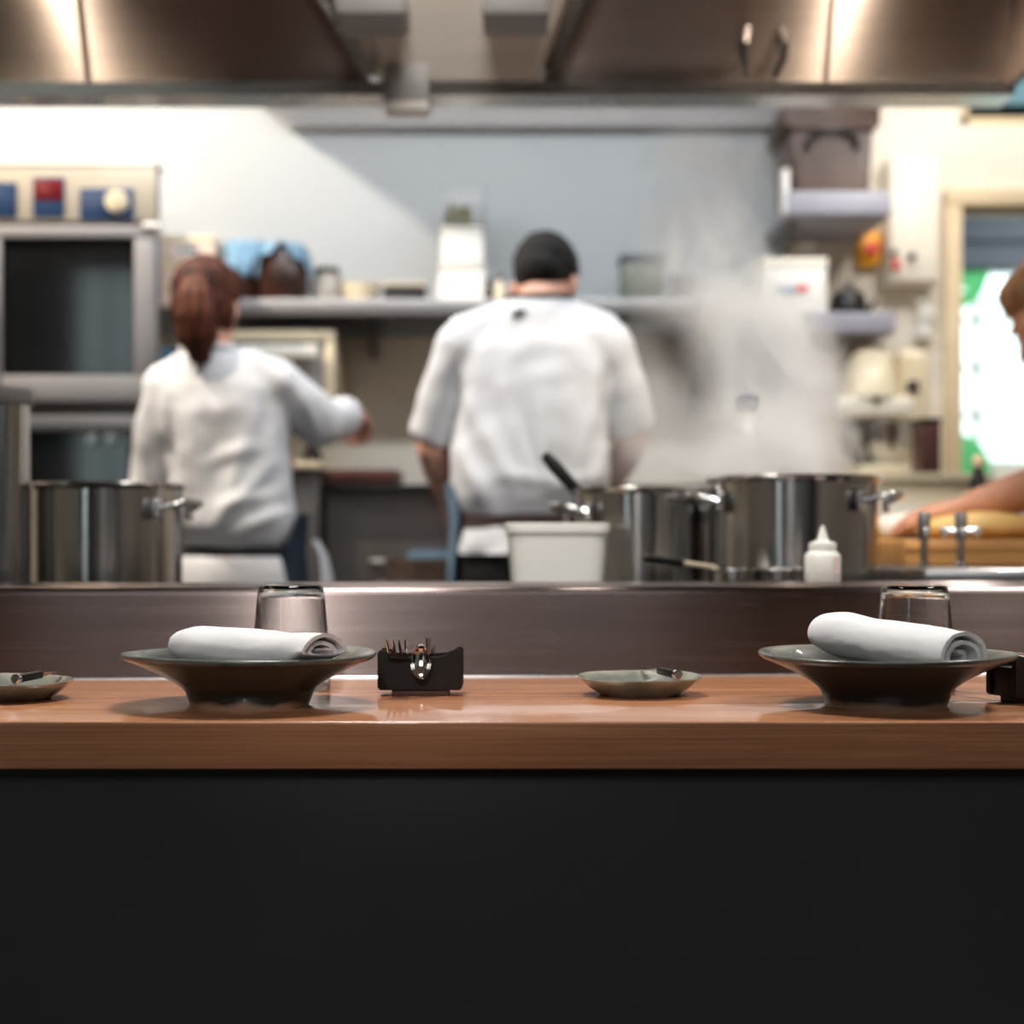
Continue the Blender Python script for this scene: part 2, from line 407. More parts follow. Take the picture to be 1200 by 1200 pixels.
# door frame
fw = 0.052
b = MB()
b.box((DX0 - fw, WY - 0.03, 0), (DX0, WY + 0.12, DZ + fw), bevel=0.006)
b.box((DX1, WY - 0.03, 0), (DX1 + fw, WY + 0.12, DZ + fw), bevel=0.006)
b.box((DX0 - fw, WY - 0.034, DZ), (DX1 + fw, WY + 0.12, DZ + fw), bevel=0.006)
b.box((DX0, WY + 0.03, 0), (DX0 + 0.014, WY + 0.08, DZ)); b.box((DX0, WY + 0.03, DZ - 0.014), (DX1, WY + 0.08, DZ))
struct(b.build('door_1', W['frame']))
# window strip above the door
w2 = MB(); w2.box((DX0, WY + 0.02, TZ0), (DX1, WY + 0.06, TZ0 + 0.03)).box((DX0, WY + 0.02, TZ1 - 0.03), (DX1, WY + 0.06, TZ1))
w2.box((DX0, WY + 0.02, TZ0), (DX0 + 0.03, WY + 0.06, TZ1)).box((DX1 - 0.03, WY + 0.02, TZ0), (DX1, WY + 0.06, TZ1))
w2 = struct(w2.build('window_2', W['frame']))
MB().box((DX0 + 0.03, WY + 0.035, TZ0 + 0.03), (DX1 - 0.03, WY + 0.041, TZ1 - 0.03)).build('pane', thin_glass('tinted_glass', (0.34, 0.44, 0.45)), w2)
# passage beyond the door
PY = 6.5
wall('wall_passage_left', (1.15, WY + 0.1, 0), (1.25, PY, 2.30), W['wall'])
wall('wall_passage_right', (3.3, WY + 0.1, 0), (3.4, PY, 2.30), W['wall'])
struct(MB().box((1.15, WY + 0.12, 2.30), (3.4, PY + 0.1, 2.34)).build('ceiling_passage', W['ceil']))
b = MB(); b.box((1.15, PY, 0), (3.4, PY + 0.1, 1.28)); b.box((1.15, PY, 2.07), (3.4, PY + 0.1, 2.30)); b.box((1.15, PY, 1.28), (1.5, PY + 0.1, 2.07)); b.box((3.2, PY, 1.28), (3.4, PY + 0.1, 2.07))
struct(b.build('wall_passage_end', W['wall']))
# roller blind box across the passage window
bl = MB().box((1.26, PY - 0.14, 2.145), (3.29, PY - 0.01, 2.25), bevel=0.006).box((1.26, PY - 0.10, 2.045), (3.29, PY - 0.01, 2.15), bevel=0.004)
struct(bl.build('trim_4', W['slate']))
w1 = MB()
for x in (1.5, 1.83, 2.16, 2.5, 2.84, 3.17): w1.box((x, PY + 0.02, 1.28), (x + 0.022, PY + 0.05, 2.07))
for z in (1.28, 1.47, 1.66, 1.85, 2.045): w1.box((1.5, PY + 0.02, z), (3.2, PY + 0.05, z + 0.02))
w1 = struct(w1.build('window_1', W['plasw']))
MB().box((1.5, PY + 0.03, 1.28), (3.2, PY + 0.036, 2.07)).build('pane', W['pane'], w1)

# ================================================================== HOOD over the island
t = thing('extractor_hood', 'brushed steel extractor hood hanging over the cooking island', 'hood', (-0.2, 3.6, 1.945))
hx0, hx1 = -1.9, 1.085
b = MB()    # shell: front, ends, top, sloping back
b.box((hx0, 2.42, 1.96), (hx1, 2.44, 2.75))
b.box((hx0, 2.44, 1.96), (hx0 + 0.02, 3.62, 2.75)); b.box((hx1 - 0.02, 2.44, 1.96), (hx1, 3.62, 2.75))
b.box((hx0, 2.42, 2.75), (hx1, 3.62, 2.77))
b.build('shell', W['steel_h'], t)
def hood_y(z): return 3.60 - (z - 1.975) * 0.50       # sloping inner face
b = MB()
for x0, x1 in ((hx0 + 0.02, -0.955), (-0.928, -0.31), (0.07, 0.688), (0.712, hx1 - 0.02)):
    q = MB().prism([(hood_y(1.975), 1.975), (hood_y(2.74), 2.74), (hood_y(2.74) + 0.02, 2.74), (3.62, 1.975)], 'x', x0, x1)
    q.build('inner_panel', W['steel_h'], t)
# posts between panels
for xp in (-0.9415, 0.70):
    MB().prism([(hood_y(1.975) - 0.012, 1.975), (hood_y(2.74) - 0.012, 2.74), (hood_y(2.74) + 0.02, 2.74), (3.62, 1.975)], 'x', xp - 0.012, xp + 0.012).build('seam_post', W['steel_h'], t)
# gutter along the lower edge
MB().prism([(3.55, 1.972), (3.555, 1.945), (3.66, 1.945), (3.66, 1.985), (3.652, 1.985), (3.652, 1.953), (3.565, 1.953), (3.558, 1.974)], 'x', hx0, hx1).build('gutter', W['steel'], t)
# central plenum: tapered box with bevelled cheeks
def hp(x, z, out): return V(x, hood_y(z) - out, z)
zs0, zs1 = 1.975, 2.5
b = MB()
ra = [hp(-0.29, zs0, 0.0), hp(-0.262, zs0, 0.05), hp(0.045, zs0, 0.05), hp(0.068, zs0, 0.0), hp(0.068, zs0, -0.03), hp(-0.29, zs0, -0.03)]
rb = [hp(-0.50, zs1, 0.0), hp(-0.415, zs1, 0.10), hp(0.135, zs1, 0.10), hp(0.27, zs1, 0.0), hp(0.27, zs1, -0.03), hp(-0.50, zs1, -0.03)]
b.loft([ra, rb]); b.build('plenum', W['steel_l'], t, sharp=15)
b = MB()    # diagonal rails either side of the plenum
b.tube([hp(-0.475, 2.24, 0.02), hp(-0.315, 1.99, 0.02)], 0.010, 8); b.tube([hp(-0.445, 2.24, 0.03), hp(-0.30, 1.99, 0.03)], 0.007, 8)
b.build('rail', W['steel'], t)
MB().tube([hp(0.20, 2.22, 0.02), hp(0.085, 2.0, 0.02)], 0.012, 8).build('rail', W['steel_d'], t)
for x0, x1 in ((-0.355, -0.215), (-0.06, 0.075)):
    b = MB().box((x0, hood_y(2.15) - 0.20, 2.043), (x1, hood_y(2.15) - 0.05, 2.10), bevel=0.006)
    b.build('lamp_housing', W['grey'], t)
b = MB().box((-0.275, 3.52, 1.912), (-0.178, 3.60, 2.0), bevel=0.004); b.build('junction_box', W['grey'], t)
MB().box((-0.273, 3.518, 1.906), (-0.18, 3.602, 1.922)).build('box_cover', W['plasw'], t)
# horseshoe filter handles
for x in (0.50, 0.585):
    s = -1 if x < 0.54 else 1
    pts = [hp(x - s * 0.012, 1.995, 0.004), hp(x, 2.02, 0.03), hp(x, 2.05, 0.034), hp(x - s * 0.006, 2.085, 0.004)]
    MB().tube(pts, 0.009, 8).build('filter_handle', W['steel_d'], t)
# warm tube lamps standing in front of the seams
for xp in (-0.9415, 0.70):
    xl = -1.055 if xp < 0 else 0.785
    f = MB().box((xl - 0.03, 3.20, 2.46), (xl + 0.03, 3.30, 2.50), bevel=0.006).build('hood_lamp', W['grey'], t)
    MB().box((xl - 0.02, 3.215, 2.445), (xl + 0.02, 3.285, 2.461), bevel=0.006).build('diffuser', W['lampglow'], f)

# ================================================================== BAR COUNTER (guest side)
def back_y(x): return 2.198 + 0.072 * x
t = thing('bar_counter', 'long varnished wooden bar counter on a black panelled front', 'counter', (0, 1.9, 0))
XL, XR = -1.5, 1.5
b = MB().prism([(XL, 1.65), (XR, 1.65), (XR, back_y(XR) - 0.006), (XL, back_y(XL) - 0.006)], 'z', 0.752, 0.80)
es = [e for e in b.bm.edges if all(abs(v.co.y - 1.65) < 1e-4 for v in e.verts) and abs(e.verts[0].co.z - e.verts[1].co.z) < 1e-5]
bmesh.ops.bevel(b.bm, geom=es, offset=0.0022, segments=3, profile=0.5, affect='EDGES')
b.build('worktop', W['wood'], t)
b = MB().box((XL, 1.672, 0), (XR, 1.70, 0.7445)); b.build('front_panel', W['black'], t)
MB().box((XL, 1.668, 0.7445), (XR, 1.70, 0.752)).build('rail_strip', W['steel_d'], t)
b = MB().tube([(XL, back_y(XL) - 0.0035, 0.7995), (XR, back_y(XR) - 0.0035, 0.7995)], 0.0033, 12)
b.build('edge_strip', W['steel'], t)

# ================================================================== STEEL PASS behind the counter
t = thing('steel_pass', 'brushed steel pass shelf rising behind the wooden counter', 'counter', (0, 2.35, 0))
def sheet(x):
    o = [(0.0, 0.02), (0.0, 0.909), (0.0012, 0.9145), (0.0045, 0.9185), (0.010, 0.920), (0.28, 0.920)]
    n = [(0.28, 0.915), (0.012, 0.915), (0.0065, 0.912), (0.005, 0.907), (0.005, 0.02)]
    return [V(x, back_y(x) + y, z) for y, z in o + n]
MB().loft([sheet(XL), sheet(XR)]).build('folded_sheet', W['steel_p'], t, sharp=50)
for x in (-1.2, -0.4, 0.4, 1.2):
    MB().box((x - 0.02, back_y(x) + 0.02, 0), (x + 0.02, back_y(x) + 0.26, 0.9149)).build('bracket', W['steel_m'], t)

# ================================================================== COOKING ISLAND and PREP BENCH
t = thing('cooking_island', 'low dark steel cooking island holding the stock pots', 'stove', (-0.4, 3.0, 0))
MB().box((-1.5, 2.70, 0.02), (0.655, 3.28, 0.82), bevel=0.004).build('body', W['steel_m'], t)
MB().box((-1.5, 2.63, 0.82), (0.655, 3.30, 0.86), bevel=0.006).build('hob_plate', W['steel_d'], t)
for x in (-1.25, -0.8, -0.3, 0.2):
    MB().cyl((x, 3.281, 0.72), (x, 3.31, 0.72), 0.022, seg=16).build('knob', W['blackp'], t)
t = thing('prep_bench', 'pale steel prep bench carrying the wooden board', 'bench', (1.1, 3.0, 0))
MB().box((0.665, 2.655, 0.90), (1.25, 3.5, 0.936), bevel=0.005).build('bench_top', W['steel'], t)
MB().box((0.69, 2.72, 0.06), (1.23, 3.46, 0.90)).build('body', W['steel_m'], t)

# ================================================================== BACK LINE: low dark range + steel fronts
CT = 1.128
t = thing('cooking_range', 'dark steel range along the back wall between the two cooks', 'stove', (-0.1, 4.55, 0))
MB().box((-0.48, 4.25, 0.05), (0.78, 4.95, CT - 0.02)).build('body', W['steel_d'], t)
MB().box((-0.49, 4.235, CT - 0.022), (0.78, 4.96, CT), bevel=0.004).build('top', W['blackp'], t)
MB().box((-0.40, 4.24, 0.45), (-0.05, 4.252, 0.98), bevel=0.004).build('oven_door', W['steel_d'], t)
MB().box((0.0, 4.24, 0.45), (0.36, 4.252, 0.98), bevel=0.004).build('oven_door', W['steel_d'], t)
MB().tube([(-0.36, 4.243, 0.93), (-0.36, 4.21, 0.93), (-0.09, 4.21, 0.93), (-0.09, 4.243, 0.93)], 0.008, 8).build('door_handle', W['steel_m'], t)
t = thing('work_cabinet', 'grey steel cabinet at the woman cook\'s right side', 'cabinet', (-0.56, 4.45, 0))
MB().box((-0.86, 4.22, 0.04), (-0.495, 4.95, 1.165), bevel=0.006).build('body', W['cabgrey'], t)
MB().box((-0.85, 4.205, 0.10), (-0.505, 4.221, 1.06), bevel=0.003).build('door', W['cabgrey'], t)
MB().box((-0.87, 4.20, 1.165), (-0.49, 4.96, 1.186), bevel=0.004).build('top', W['plasc'], t)
p = at(366, 538, 4.35)
t = thing('pepper_grinder', 'small dark grinder standing on the grey cabinet by the cook\'s hand', 'grinder', (p.x, 4.35, 1.186))
MB().lathe([(0, 0), (0.026, 0), (0.026, 0.02), (0.015, 0.045), (0.02, 0.07), (0.017, 0.085), (0, 0.09)], (0, 0, 0), 20).build('body', W['blackp'], t, world=False)
MB().ell((0, 0, 0.098), 0.012, sub=2).build('knob', W['steel_d'], t, world=False)
p = at(428, 565, 4.35)
t = thing('serving_tray', 'dark reddish wooden tray lying on the range top left of the man', 'tray', (p.x, 4.36, CT))
b = MB().box((-0.09, -0.10, 0.0), (0.085, 0.12, 0.018), bevel=0.004, seg=2); b.build('base', W['wooddark'], t, world=False)
b = MB()
for lo, hi in (((-0.095, -0.106, 0.012), (0.09, -0.094, 0.04)), ((-0.095, 0.114, 0.012), (0.09, 0.126, 0.04)), ((-0.097, -0.1, 0.012), (-0.085, 0.12, 0.04)), ((0.08, -0.1, 0.012), (0.092, 0.12, 0.04))): b.box(lo, hi, bevel=0.003)
b.build('rim', W['wooddark'], t, world=False)
t = thing('step_cart', 'low steel side shelf in front of the range', 'shelf', (-0.22, 4.1, 0))
MB().box((-0.34, 4.0, 0.86), (-0.105, 4.225, 0.88), bevel=0.003).build('top', W['steel_m'], t)
for x in (-0.325, -0.12):
    for y in (4.015, 4.21): MB().cyl((x, y, 0), (x, y, 0.86), 0.011, seg=10).build('leg', W['steel_m'], t)
t = thing('wooden_crate', 'brown crate standing low in front of the range', 'crate', (-0.21, 4.11, 0.88))
MB().box((-0.10, -0.08, 0.0), (0.095, 0.09, 0.008)).build('base', W['brownbox'], t, world=False)
b = MB()
for z in (0.008, 0.036):
    for lo, hi in (((-0.10, -0.085, z), (0.095, -0.075, z + 0.022)), ((-0.10, 0.082, z), (0.095, 0.092, z + 0.022)), ((-0.102, -0.08, z), (-0.092, 0.09, z + 0.022)), ((0.087, -0.08, z), (0.097, 0.09, z + 0.022))): b.box(lo, hi)
b.build('slats', W['brownbox'], t, world=False)
b = MB(); n = 14; rings = []
for i in range(n):
    u = i / (n - 1); x = -0.045 + 0.14 * u
    rings.append([V(x, -0.085 + 0.16 * k / 9, 0.064 + 0.016 * abs(math.sin(3 * u + k * 0.7)) * math.sin(PI * k / 9) ** 0.5 - 0.004 * (k in (0, 9))) for k in range(10)] + [V(x, -0.085 + 0.16 * (9 - k) / 9, 0.0585) for k in range(10)])
o = b.loft(rings).build('folded_cloth', W['denim'], None, world=False)
o.location = (-0.21, 4.11, 0.88); tag(o, 'blue grey cloth lying folded on the brown crate', 'cloth')
# cabinet under the mixer on the right
t = thing('cream_cupboard', 'cream cupboard below the stand mixer by the door frame', 'cupboard', (1.05, 4.7, 0))
MB().box((0.80, 4.38, 0.04), (1.27, 4.96, 1.14), bevel=0.005).build('body', W['plasc'], t)
MB().box((0.79, 4.365, 1.14), (1.28, 4.965, 1.162), bevel=0.004).build('top', W['plasc'], t)
MB().box((0.83, 4.368, 0.10), (1.24, 4.381, 1.08), bevel=0.003).build('door', W['cab'], t)

# ================================================================== COMBI OVEN on the left
OY = 4.2
def ox(px): return (px - 600) * OY / F
def oz(py): return ZC + (HY - py) * OY / F
t = thing('combi_oven', 'grey combi oven with blue control panel and dark glass door', 'oven', (-1.35, 4.55, 0))
ol, orr = -1.82, ox(183)
MB().prism([(ol, OY + 0.02), (orr, OY + 0.02), (orr, OY + 0.05), (-1.085, 4.95), (ol, 4.95)], 'z', 0.75, oz(195)).build('body', W['steel_m'], t)
pa = MB().box((ol, OY, oz(262)), (orr, OY + 0.02, oz(193)), bevel=0.006).build('control_panel', mat('panel_enamel', rgb(176, 166, 148), 0.4, var=0.03), t); pa['label'] = 'cream control panel with blue fields'
def plate(name, x0, y0, x1, y1, m, par, d=0.004, yy=None):
    yy = OY if yy is None else yy
    return MB().box((ox(x0), yy - d, oz(y1)), (ox(x1), yy + 0.001, oz(y0)), bevel=0.0015).build(name, m, par)
plate('display_field', 94, 221, 157, 258, W['bluepanel'], pa); plate('display_field', 39, 208, 76, 255, W['bluepanel'], pa); plate('display_field', -30, 214, 20, 255, W['bluepanel'], pa)
plate('red_display', 41, 211, 74, 235, W['darkred'], pa, 0.006)
k = MB(); c = V(ox(137.5), OY - 0.004, oz(237)); k.cyl(c, c - V(0, 0.022, 0), 0.030, 0.026, 28)
k.box(c + V(-0.005, -0.030, -0.022), c + V(0.005, -0.020, 0.022), bevel=0.002); k.build('control_knob', W['plasc'], pa)
MB().box((ox(0), OY - 0.002, oz(266)), (orr - 0.004, OY + 0.02, oz(258.5))).build('panel_gap', W['steel_d'], t)
dr = MB()    # door as a frame around the glass
gx0, gx1, gz0, gz1 = ox(5), ox(160), oz(441), oz(281)
dl = ox(-46)
dy0, dy1 = OY - 0.03, OY + 0.018
dr.box((dl, dy0, gz1), (orr, dy1, oz(267)), bevel=0.004); dr.box((dl, dy0, oz(472)), (orr, dy1, gz0), bevel=0.004)
dr.box((dl, dy0, gz0), (gx0, dy1, gz1), bevel=0.004); dr.box((gx1, dy0, gz0), (orr, dy1, gz1), bevel=0.004)
dr = dr.build('door', W['grey'], t)
MB().box((gx0, OY - 0.018, gz0), (gx1, OY - 0.008, gz1)).build('door_glass', W['glassdark'], dr)
MB().tube([(dl + 0.03, dy0 + 0.002, oz(430)), (dl + 0.03, dy0 - 0.05, oz(425)), (dl + 0.03, dy0 - 0.05, oz(300)), (dl + 0.03, dy0 + 0.002, oz(295))], 0.012, 10).build('door_handle', W['blackp'], dr)
b = MB(); c = V(orr + 0.004, OY - 0.03, oz(268)); b.cyl(c - V(0.03, 0, 0), c + V(0.01, 0, 0), 0.010, seg=12); b.build('hinge', W['plasw'], t)
# lower part of the oven: dark drawer with glass and steel rail
MB().box((ol, OY - 0.005, 0.75), (orr, OY + 0.02, oz(474)), bevel=0.003).build('lower_front', W['steel_d'], t)
MB().box((ol, OY - 0.028, oz(506)), (orr - 0.01, OY - 0.006, oz(488)), bevel=0.004).build('rail', W['steel_m'], t)
MB().box((dl, OY - 0.014, oz(590)), (ox(150), OY - 0.004, oz(508))).build('lower_glass', W['glassdark'], t)
for px in (112, 134):
    c = V(ox(px), OY - 0.006, oz(515)); MB().cyl(c, c - V(0, 0.03, 0), 0.018, 0.015, 16).build('knob', W['steel'], t)
b = MB()
for x in (ol + 0.03, orr - 0.04):
    for y in (4.26, 4.9): b = MB().box((x - 0.2 * (y > 4.5 and x > -1.2), y, 0), (x + 0.03 - 0.2 * (y > 4.5 and x > -1.2), y + 0.03, 0.75)); b.build('leg', W['steel_m'], t)
MB().prism([(ol, OY - 0.003), (orr + 0.004, OY - 0.003), (orr + 0.004, OY + 0.05), (-1.083, 4.95), (ol, 4.95)], 'z', oz(193), oz(189)).build('top_cover', W['plasw'], t)

# ================================================================== WALL SHELF with its load
SZ = 1.655
t = thing('wall_shelf', 'long steel wall shelf above the cooks\' heads, loaded with jars and tubs', 'shelf', (-0.1, 4.8, SZ))
sx0, sx1 = -0.905, 0.66
MB().box((sx0, 4.58, SZ - 0.012), (sx1, WY - 0.026, SZ), bevel=0.002).box((sx0, 4.575, SZ - 0.045), (sx1, 4.583, SZ), bevel=0.002).build('board', W['steel_m'], t)
for x in (-0.42, 0.1, 0.55):
    MB().prism([(4.60, SZ - 0.0125), (WY - 0.026, SZ - 0.0125), (WY - 0.026, SZ - 0.13), (WY - 0.05, SZ - 0.13)], 'x', x, x + 0.012).build('bracket', W['steel_d'], t)
c = V(ox(191) + 0.0, 4.56, SZ - 0.018)
MB().ell((-0.94 + 0.02, 4.575, SZ - 0.022), (0.026, 0.02, 0.022), sub=3).build('end_knob', W['plasw'], t)
# salamander / framed cabinet below the shelf
D = 4.62
t = thing('salamander_grill', 'cream framed grill cabinet with pale bar handle under the shelf', 'grill', (-0.7, 4.8, 1.4))
x0, x1 = at(262, 0, D).x, at(392, 0, D).x
z0, z1 = at(0, 470, D).z, at(0, 387, D).z
MB().box((x0, D + 0.02, z0), (x1, WY - 0.026, z1), bevel=0.004).build('body', W['plasc'], t)
b = MB(); f = 0.028
b.box((x0, D, z1 - f), (x1, D + 0.022, z1), bevel=0.004); b.box((x0, D, z0), (x1, D + 0.022, z0 + f), bevel=0.004)
b.box((x0, D, z0 + f), (x0 + f, D + 0.022, z1 - f), bevel=0.004); b.box((x1 - f, D, z0 + f), (x1, D + 0.022, z1 - f), bevel=0.004)
b.build('frame', W['plasc'], t)
MB().box((x0 + f, D + 0.012, z0 + f), (x1 - f, D + 0.021, z1 - f)).build('door', W['grey'], t)
q0, q1 = at(285, 411, D), at(374, 416, D)
MB().box((q0.x, D - 0.045, q1.z - 0.012), (q1.x, D - 0.018, q0.z + 0.012), bevel=0.008, seg=3).box((q0.x + 0.02, D - 0.02, q1.z - 0.004), (q0.x + 0.035, D + 0.013, q1.z + 0.012)).box((q1.x - 0.035, D - 0.02, q1.z - 0.004), (q1.x - 0.02, D + 0.013, q1.z + 0.012)).build('bar_handle', W['plasw'], t)
c = at(368, 405, D); MB().cyl(c + V(0, 0.012, 0), c - V(0, 0.004, 0), 0.012, seg=16).build('lock', W['steel'], t)

# boxes at the left end of the shelf
D = 4.72
x0, x1 = at(188, 0, D).x, at(251, 0, D).x
z = SZ
for i, (h, lab) in enumerate(((0.062, 'pale carton lowest of the stack behind the woman\'s head'), (0.068, 'pale carton in the middle of the stack behind the woman\'s head'), (0.075, 'pale carton on top of the stack, small dark print on its end'))):
    q = thing('carton', lab, 'box', ((x0 + x1) / 2, D + 0.10, z), 0, 'cartons stacked at the end of the wall shelf')
    w = (x1 - x0) / 2
    MB().box((-w, -0.1, 0), (w, 0.12, h - 0.022), bevel=0.002).build('body', W['cardp'], q, world=False)
    MB().box((-w - 0.004, -0.104, h - 0.022), (w + 0.004, 0.124, h - 0.002), bevel=0.002).build('lid', W['plasc'], q, world=False)
    if i == 2:
        pl = MB().box((-w * 0.45, -0.1015, h * 0.2), (w * 0.4, -0.0995, h * 0.62)).build('printed_label', W['plasw'], q, world=False)
        b = MB(); x = -w * 0.3
        for ww in (0.012, 0.006, 0.014, 0.009):
            b.box((x, -0.1025, h * 0.34), (x + ww, -0.101, h * 0.5)); x += ww + 0.004
        b.build('print', W['ink'], pl, world=False)
    z += h
# brown jars under blue cloths
def covered_jar(px, d, r, h, lab, tilt):
    c = at(px, 0, d)
    q = thing('brown_jar', lab, 'jar', (c.x, d, SZ), tilt, 'brown jars under blue cloth covers')
    MB().lathe([(0, 0), (r * 0.8, 0), (r * 0.98, h * 0.2), (r, h * 0.5), (r * 0.86, h * 0.8), (r * 0.8, h * 0.92), (0, h * 0.92)], seg=28).build('body', W['brownjar'], q, world=False)
    n = 40; rings = []
    for u, rr in ((0, 0.03), (0.25, 0.45), (0.45, 0.80), (0.6, 0.95), (0.75, 1.03), (0.88, 1.07), (1.0, 1.10)):
        ring = []
        for k in range(n):
            a = 2 * PI * k / n
            drop = (0.30 + 0.22 * math.sin(2 * a + px) + 0.08 * math.sin(7 * a)) * h
            zz = h * 0.97 - drop * max(0, (u - 0.42) / 0.58) ** 1.2
            w = rr * r * (1 + 0.03 * math.sin(9 * a) * u)
            ring.append(V(w * math.cos(a), w * math.sin(a), zz))
        rings.append(ring)
    b = MB().loft(rings, (True, False))
    o = b.build('cloth_cover', W['bluecloth'], q, world=False, sharp=80)
    md = o.modifiers.new('thickness', 'SOLIDIFY'); md.thickness = 0.004; md.offset = 1
    o['label'] = 'blue patterned cloth cover'
covered_jar(288, 4.78, 0.056, 0.20, 'brown jar with blue cloth cover, farthest left above the woman\'s head', 0.2)
covered_jar(312, 4.90, 0.055, 0.195, 'brown jar with blue cloth cover, behind the two others', 1.2)
covered_jar(333, 4.70, 0.070, 0.175, 'brown jar with blue cloth cover nearest the grey lidded jar', 2.3)
q = thing('lidded_jar', 'grey jar with dark lid beside the blue covered jars', 'jar', (at(383, 0, 4.74).x, 4.74, SZ))
MB().lathe([(0, 0), (0.045, 0), (0.048, 0.01), (0.048, 0.075), (0.036, 0.094), (0, 0.094)], seg=28).build('body', W['greyglass'], q, world=False)
MB().lathe([(0, 0.094), (0.037, 0.094), (0.037, 0.112), (0.012, 0.116), (0, 0.116)], seg=28).build('lid', W['blackp'], q, world=False)
q = thing('cream_bowl', 'cream bowl on the wall shelf between grey jar and black box', 'bowl', (at(424, 0, 4.72).x, 4.72, SZ))
MB().lathe([(0, 0), (0.035, 0), (0.055, 0.05), (0.058, 0.062), (0.054, 0.062), (0.034, 0.008), (0, 0.008)], seg=28).build('body', W['plasc'], q, world=False)
q = thing('food_box', 'black low food box on the shelf beside the cream bowl', 'box', (at(475, 0, 4.70).x, 4.70, SZ))
MB().box((-0.06, -0.05, 0), (0.06, 0.06, 0.05), bevel=0.006).build('body', W['blackw'], q, world=False)
MB().box((-0.063, -0.053, 0.05), (0.063, 0.063, 0.058), bevel=0.003).build('lid', W['plasc'], q, world=False)
# stack of tubs with herbs on top
D = 4.72; cx = at(541, 0, D).x
def tub(z, w0, w1, h, lab, m):
    q = thing('storage_tub', lab, 'tub', (cx, D + 0.06, z), 0.04, 'white tubs stacked on the wall shelf')
    r0 = [V(-w0, -w0, 0), V(w0, -w0, 0), V(w0, w0, 0), V(-w0, w0, 0)]; r1 = [V(x * w1 / w0, y * w1 / w0, h) for x, y, _ in r0]
    b = MB().loft([r0, r1]); bmesh.ops.bevel(b.bm, geom=b.bm.edges[:], offset=0.008, segments=2, affect='EDGES'); b.build('body', m, q, world=False)
    MB().box((-w1 - 0.004, -w1 - 0.004, h), (w1 + 0.004, w1 + 0.004, h + 0.012), bevel=0.004).build('lid', W['plasw'], q, world=False)
tub(SZ, 0.078, 0.064, 0.108, 'white tub at the bottom of the stack left of the man\'s head', W['plasw'])
tub(SZ + 0.12, 0.062, 0.058, 0.098, 'white tub in the middle of the stack, under the herb box', W['plasw'])
q = thing('herb_box', 'clear box of green herbs on top of the white tubs', 'box', (cx + 0.005, D + 0.06, SZ + 0.23), 0.04)
b = MB(); w = 0.062; h = 0.115
for lo, hi in (((-w, -w, 0), (w, w, 0.004)), ((-w, -w, 0), (w, -w + 0.003, h)), ((-w, w - 0.003, 0), (w, w, h)), ((-w, -w, 0), (-w + 0.003, w, h)), ((w - 0.003, -w, 0), (w, w, h))): b.box(lo, hi)
b.build('body', W['clearbox'], q, world=False)
b = MB()
for i in range(160):
    p = V(random.uniform(-0.05, 0.02), random.uniform(-0.045, 0.045), 0.008 + 0.06 * random.random() ** 1.3)
    d = V(random.uniform(-1, 1), random.uniform(-1, 1), random.uniform(0.2, 1)).normalized() * 0.012
    x, y, _ = frame_of(d); vs = [b.bm.verts.new(p + o) for o in (-d, x * 0.006, d, -x * 0.006)]; b.bm.faces.new(vs)
o = b.build('herbs', W['herb'], q, world=False); o['kind'] = 'stuff'
for px, h, r, lab, m in ((572, 0.075, 0.018, 'slim dark bottle beside the white tubs', 'blackp'), (586, 0.085, 0.016, 'slim cream bottle next to the man\'s head', 'plasc')):
    q = thing('slim_bottle', lab, 'bottle', (at(px, 0, 4.72).x, 4.72, SZ))
    MB().lathe([(0, 0), (r, 0), (r, h * 0.6), (r * 0.5, h * 0.78), (r * 0.45, h * 0.9), (0, h * 0.9)], seg=20).build('body', W[m], q, world=False)
    MB().lathe([(0, h * 0.9), (r * 0.6, h * 0.9), (r * 0.6, h * 1.05), (0, h * 1.05)], seg=16).build('cap', W['blackp'], q, world=False)
# right end of shelf: canisters in the steam
q = thing('food_canister', 'greenish grey canister on the shelf right of the man\'s head', 'canister', (at(752, 0, 4.74).x, 4.74, SZ))
MB().box((-0.062, -0.055, 0), (0.062, 0.065, 0.125), bevel=0.012).build('body', mat('canister_grey', rgb(112, 118, 106), 0.4, var=0.1), q, world=False)
MB().box((-0.066, -0.059, 0.125), (0.066, 0.069, 0.145), bevel=0.005).build('lid', W['slate'], q, world=False)
q = thing('steel_beaker', 'short steel beaker at the right end of the wall shelf', 'beaker', (at(800, 0, 4.74).x, 4.74, SZ))
MB().lathe([(0, 0), (0.036, 0), (0.036, 0.08), (0.039, 0.086), (0.034, 0.086), (0.034, 0.006), (0, 0.006)], seg=28).build('body', W['steel_m'], q, world=False)
MB().tube([(0.034, 0, 0.07), (0.062, 0, 0.066), (0.062, 0, 0.03), (0.034, 0, 0.024)], 0.005, 8).build('handle', W['steel_m'], q, world=False)
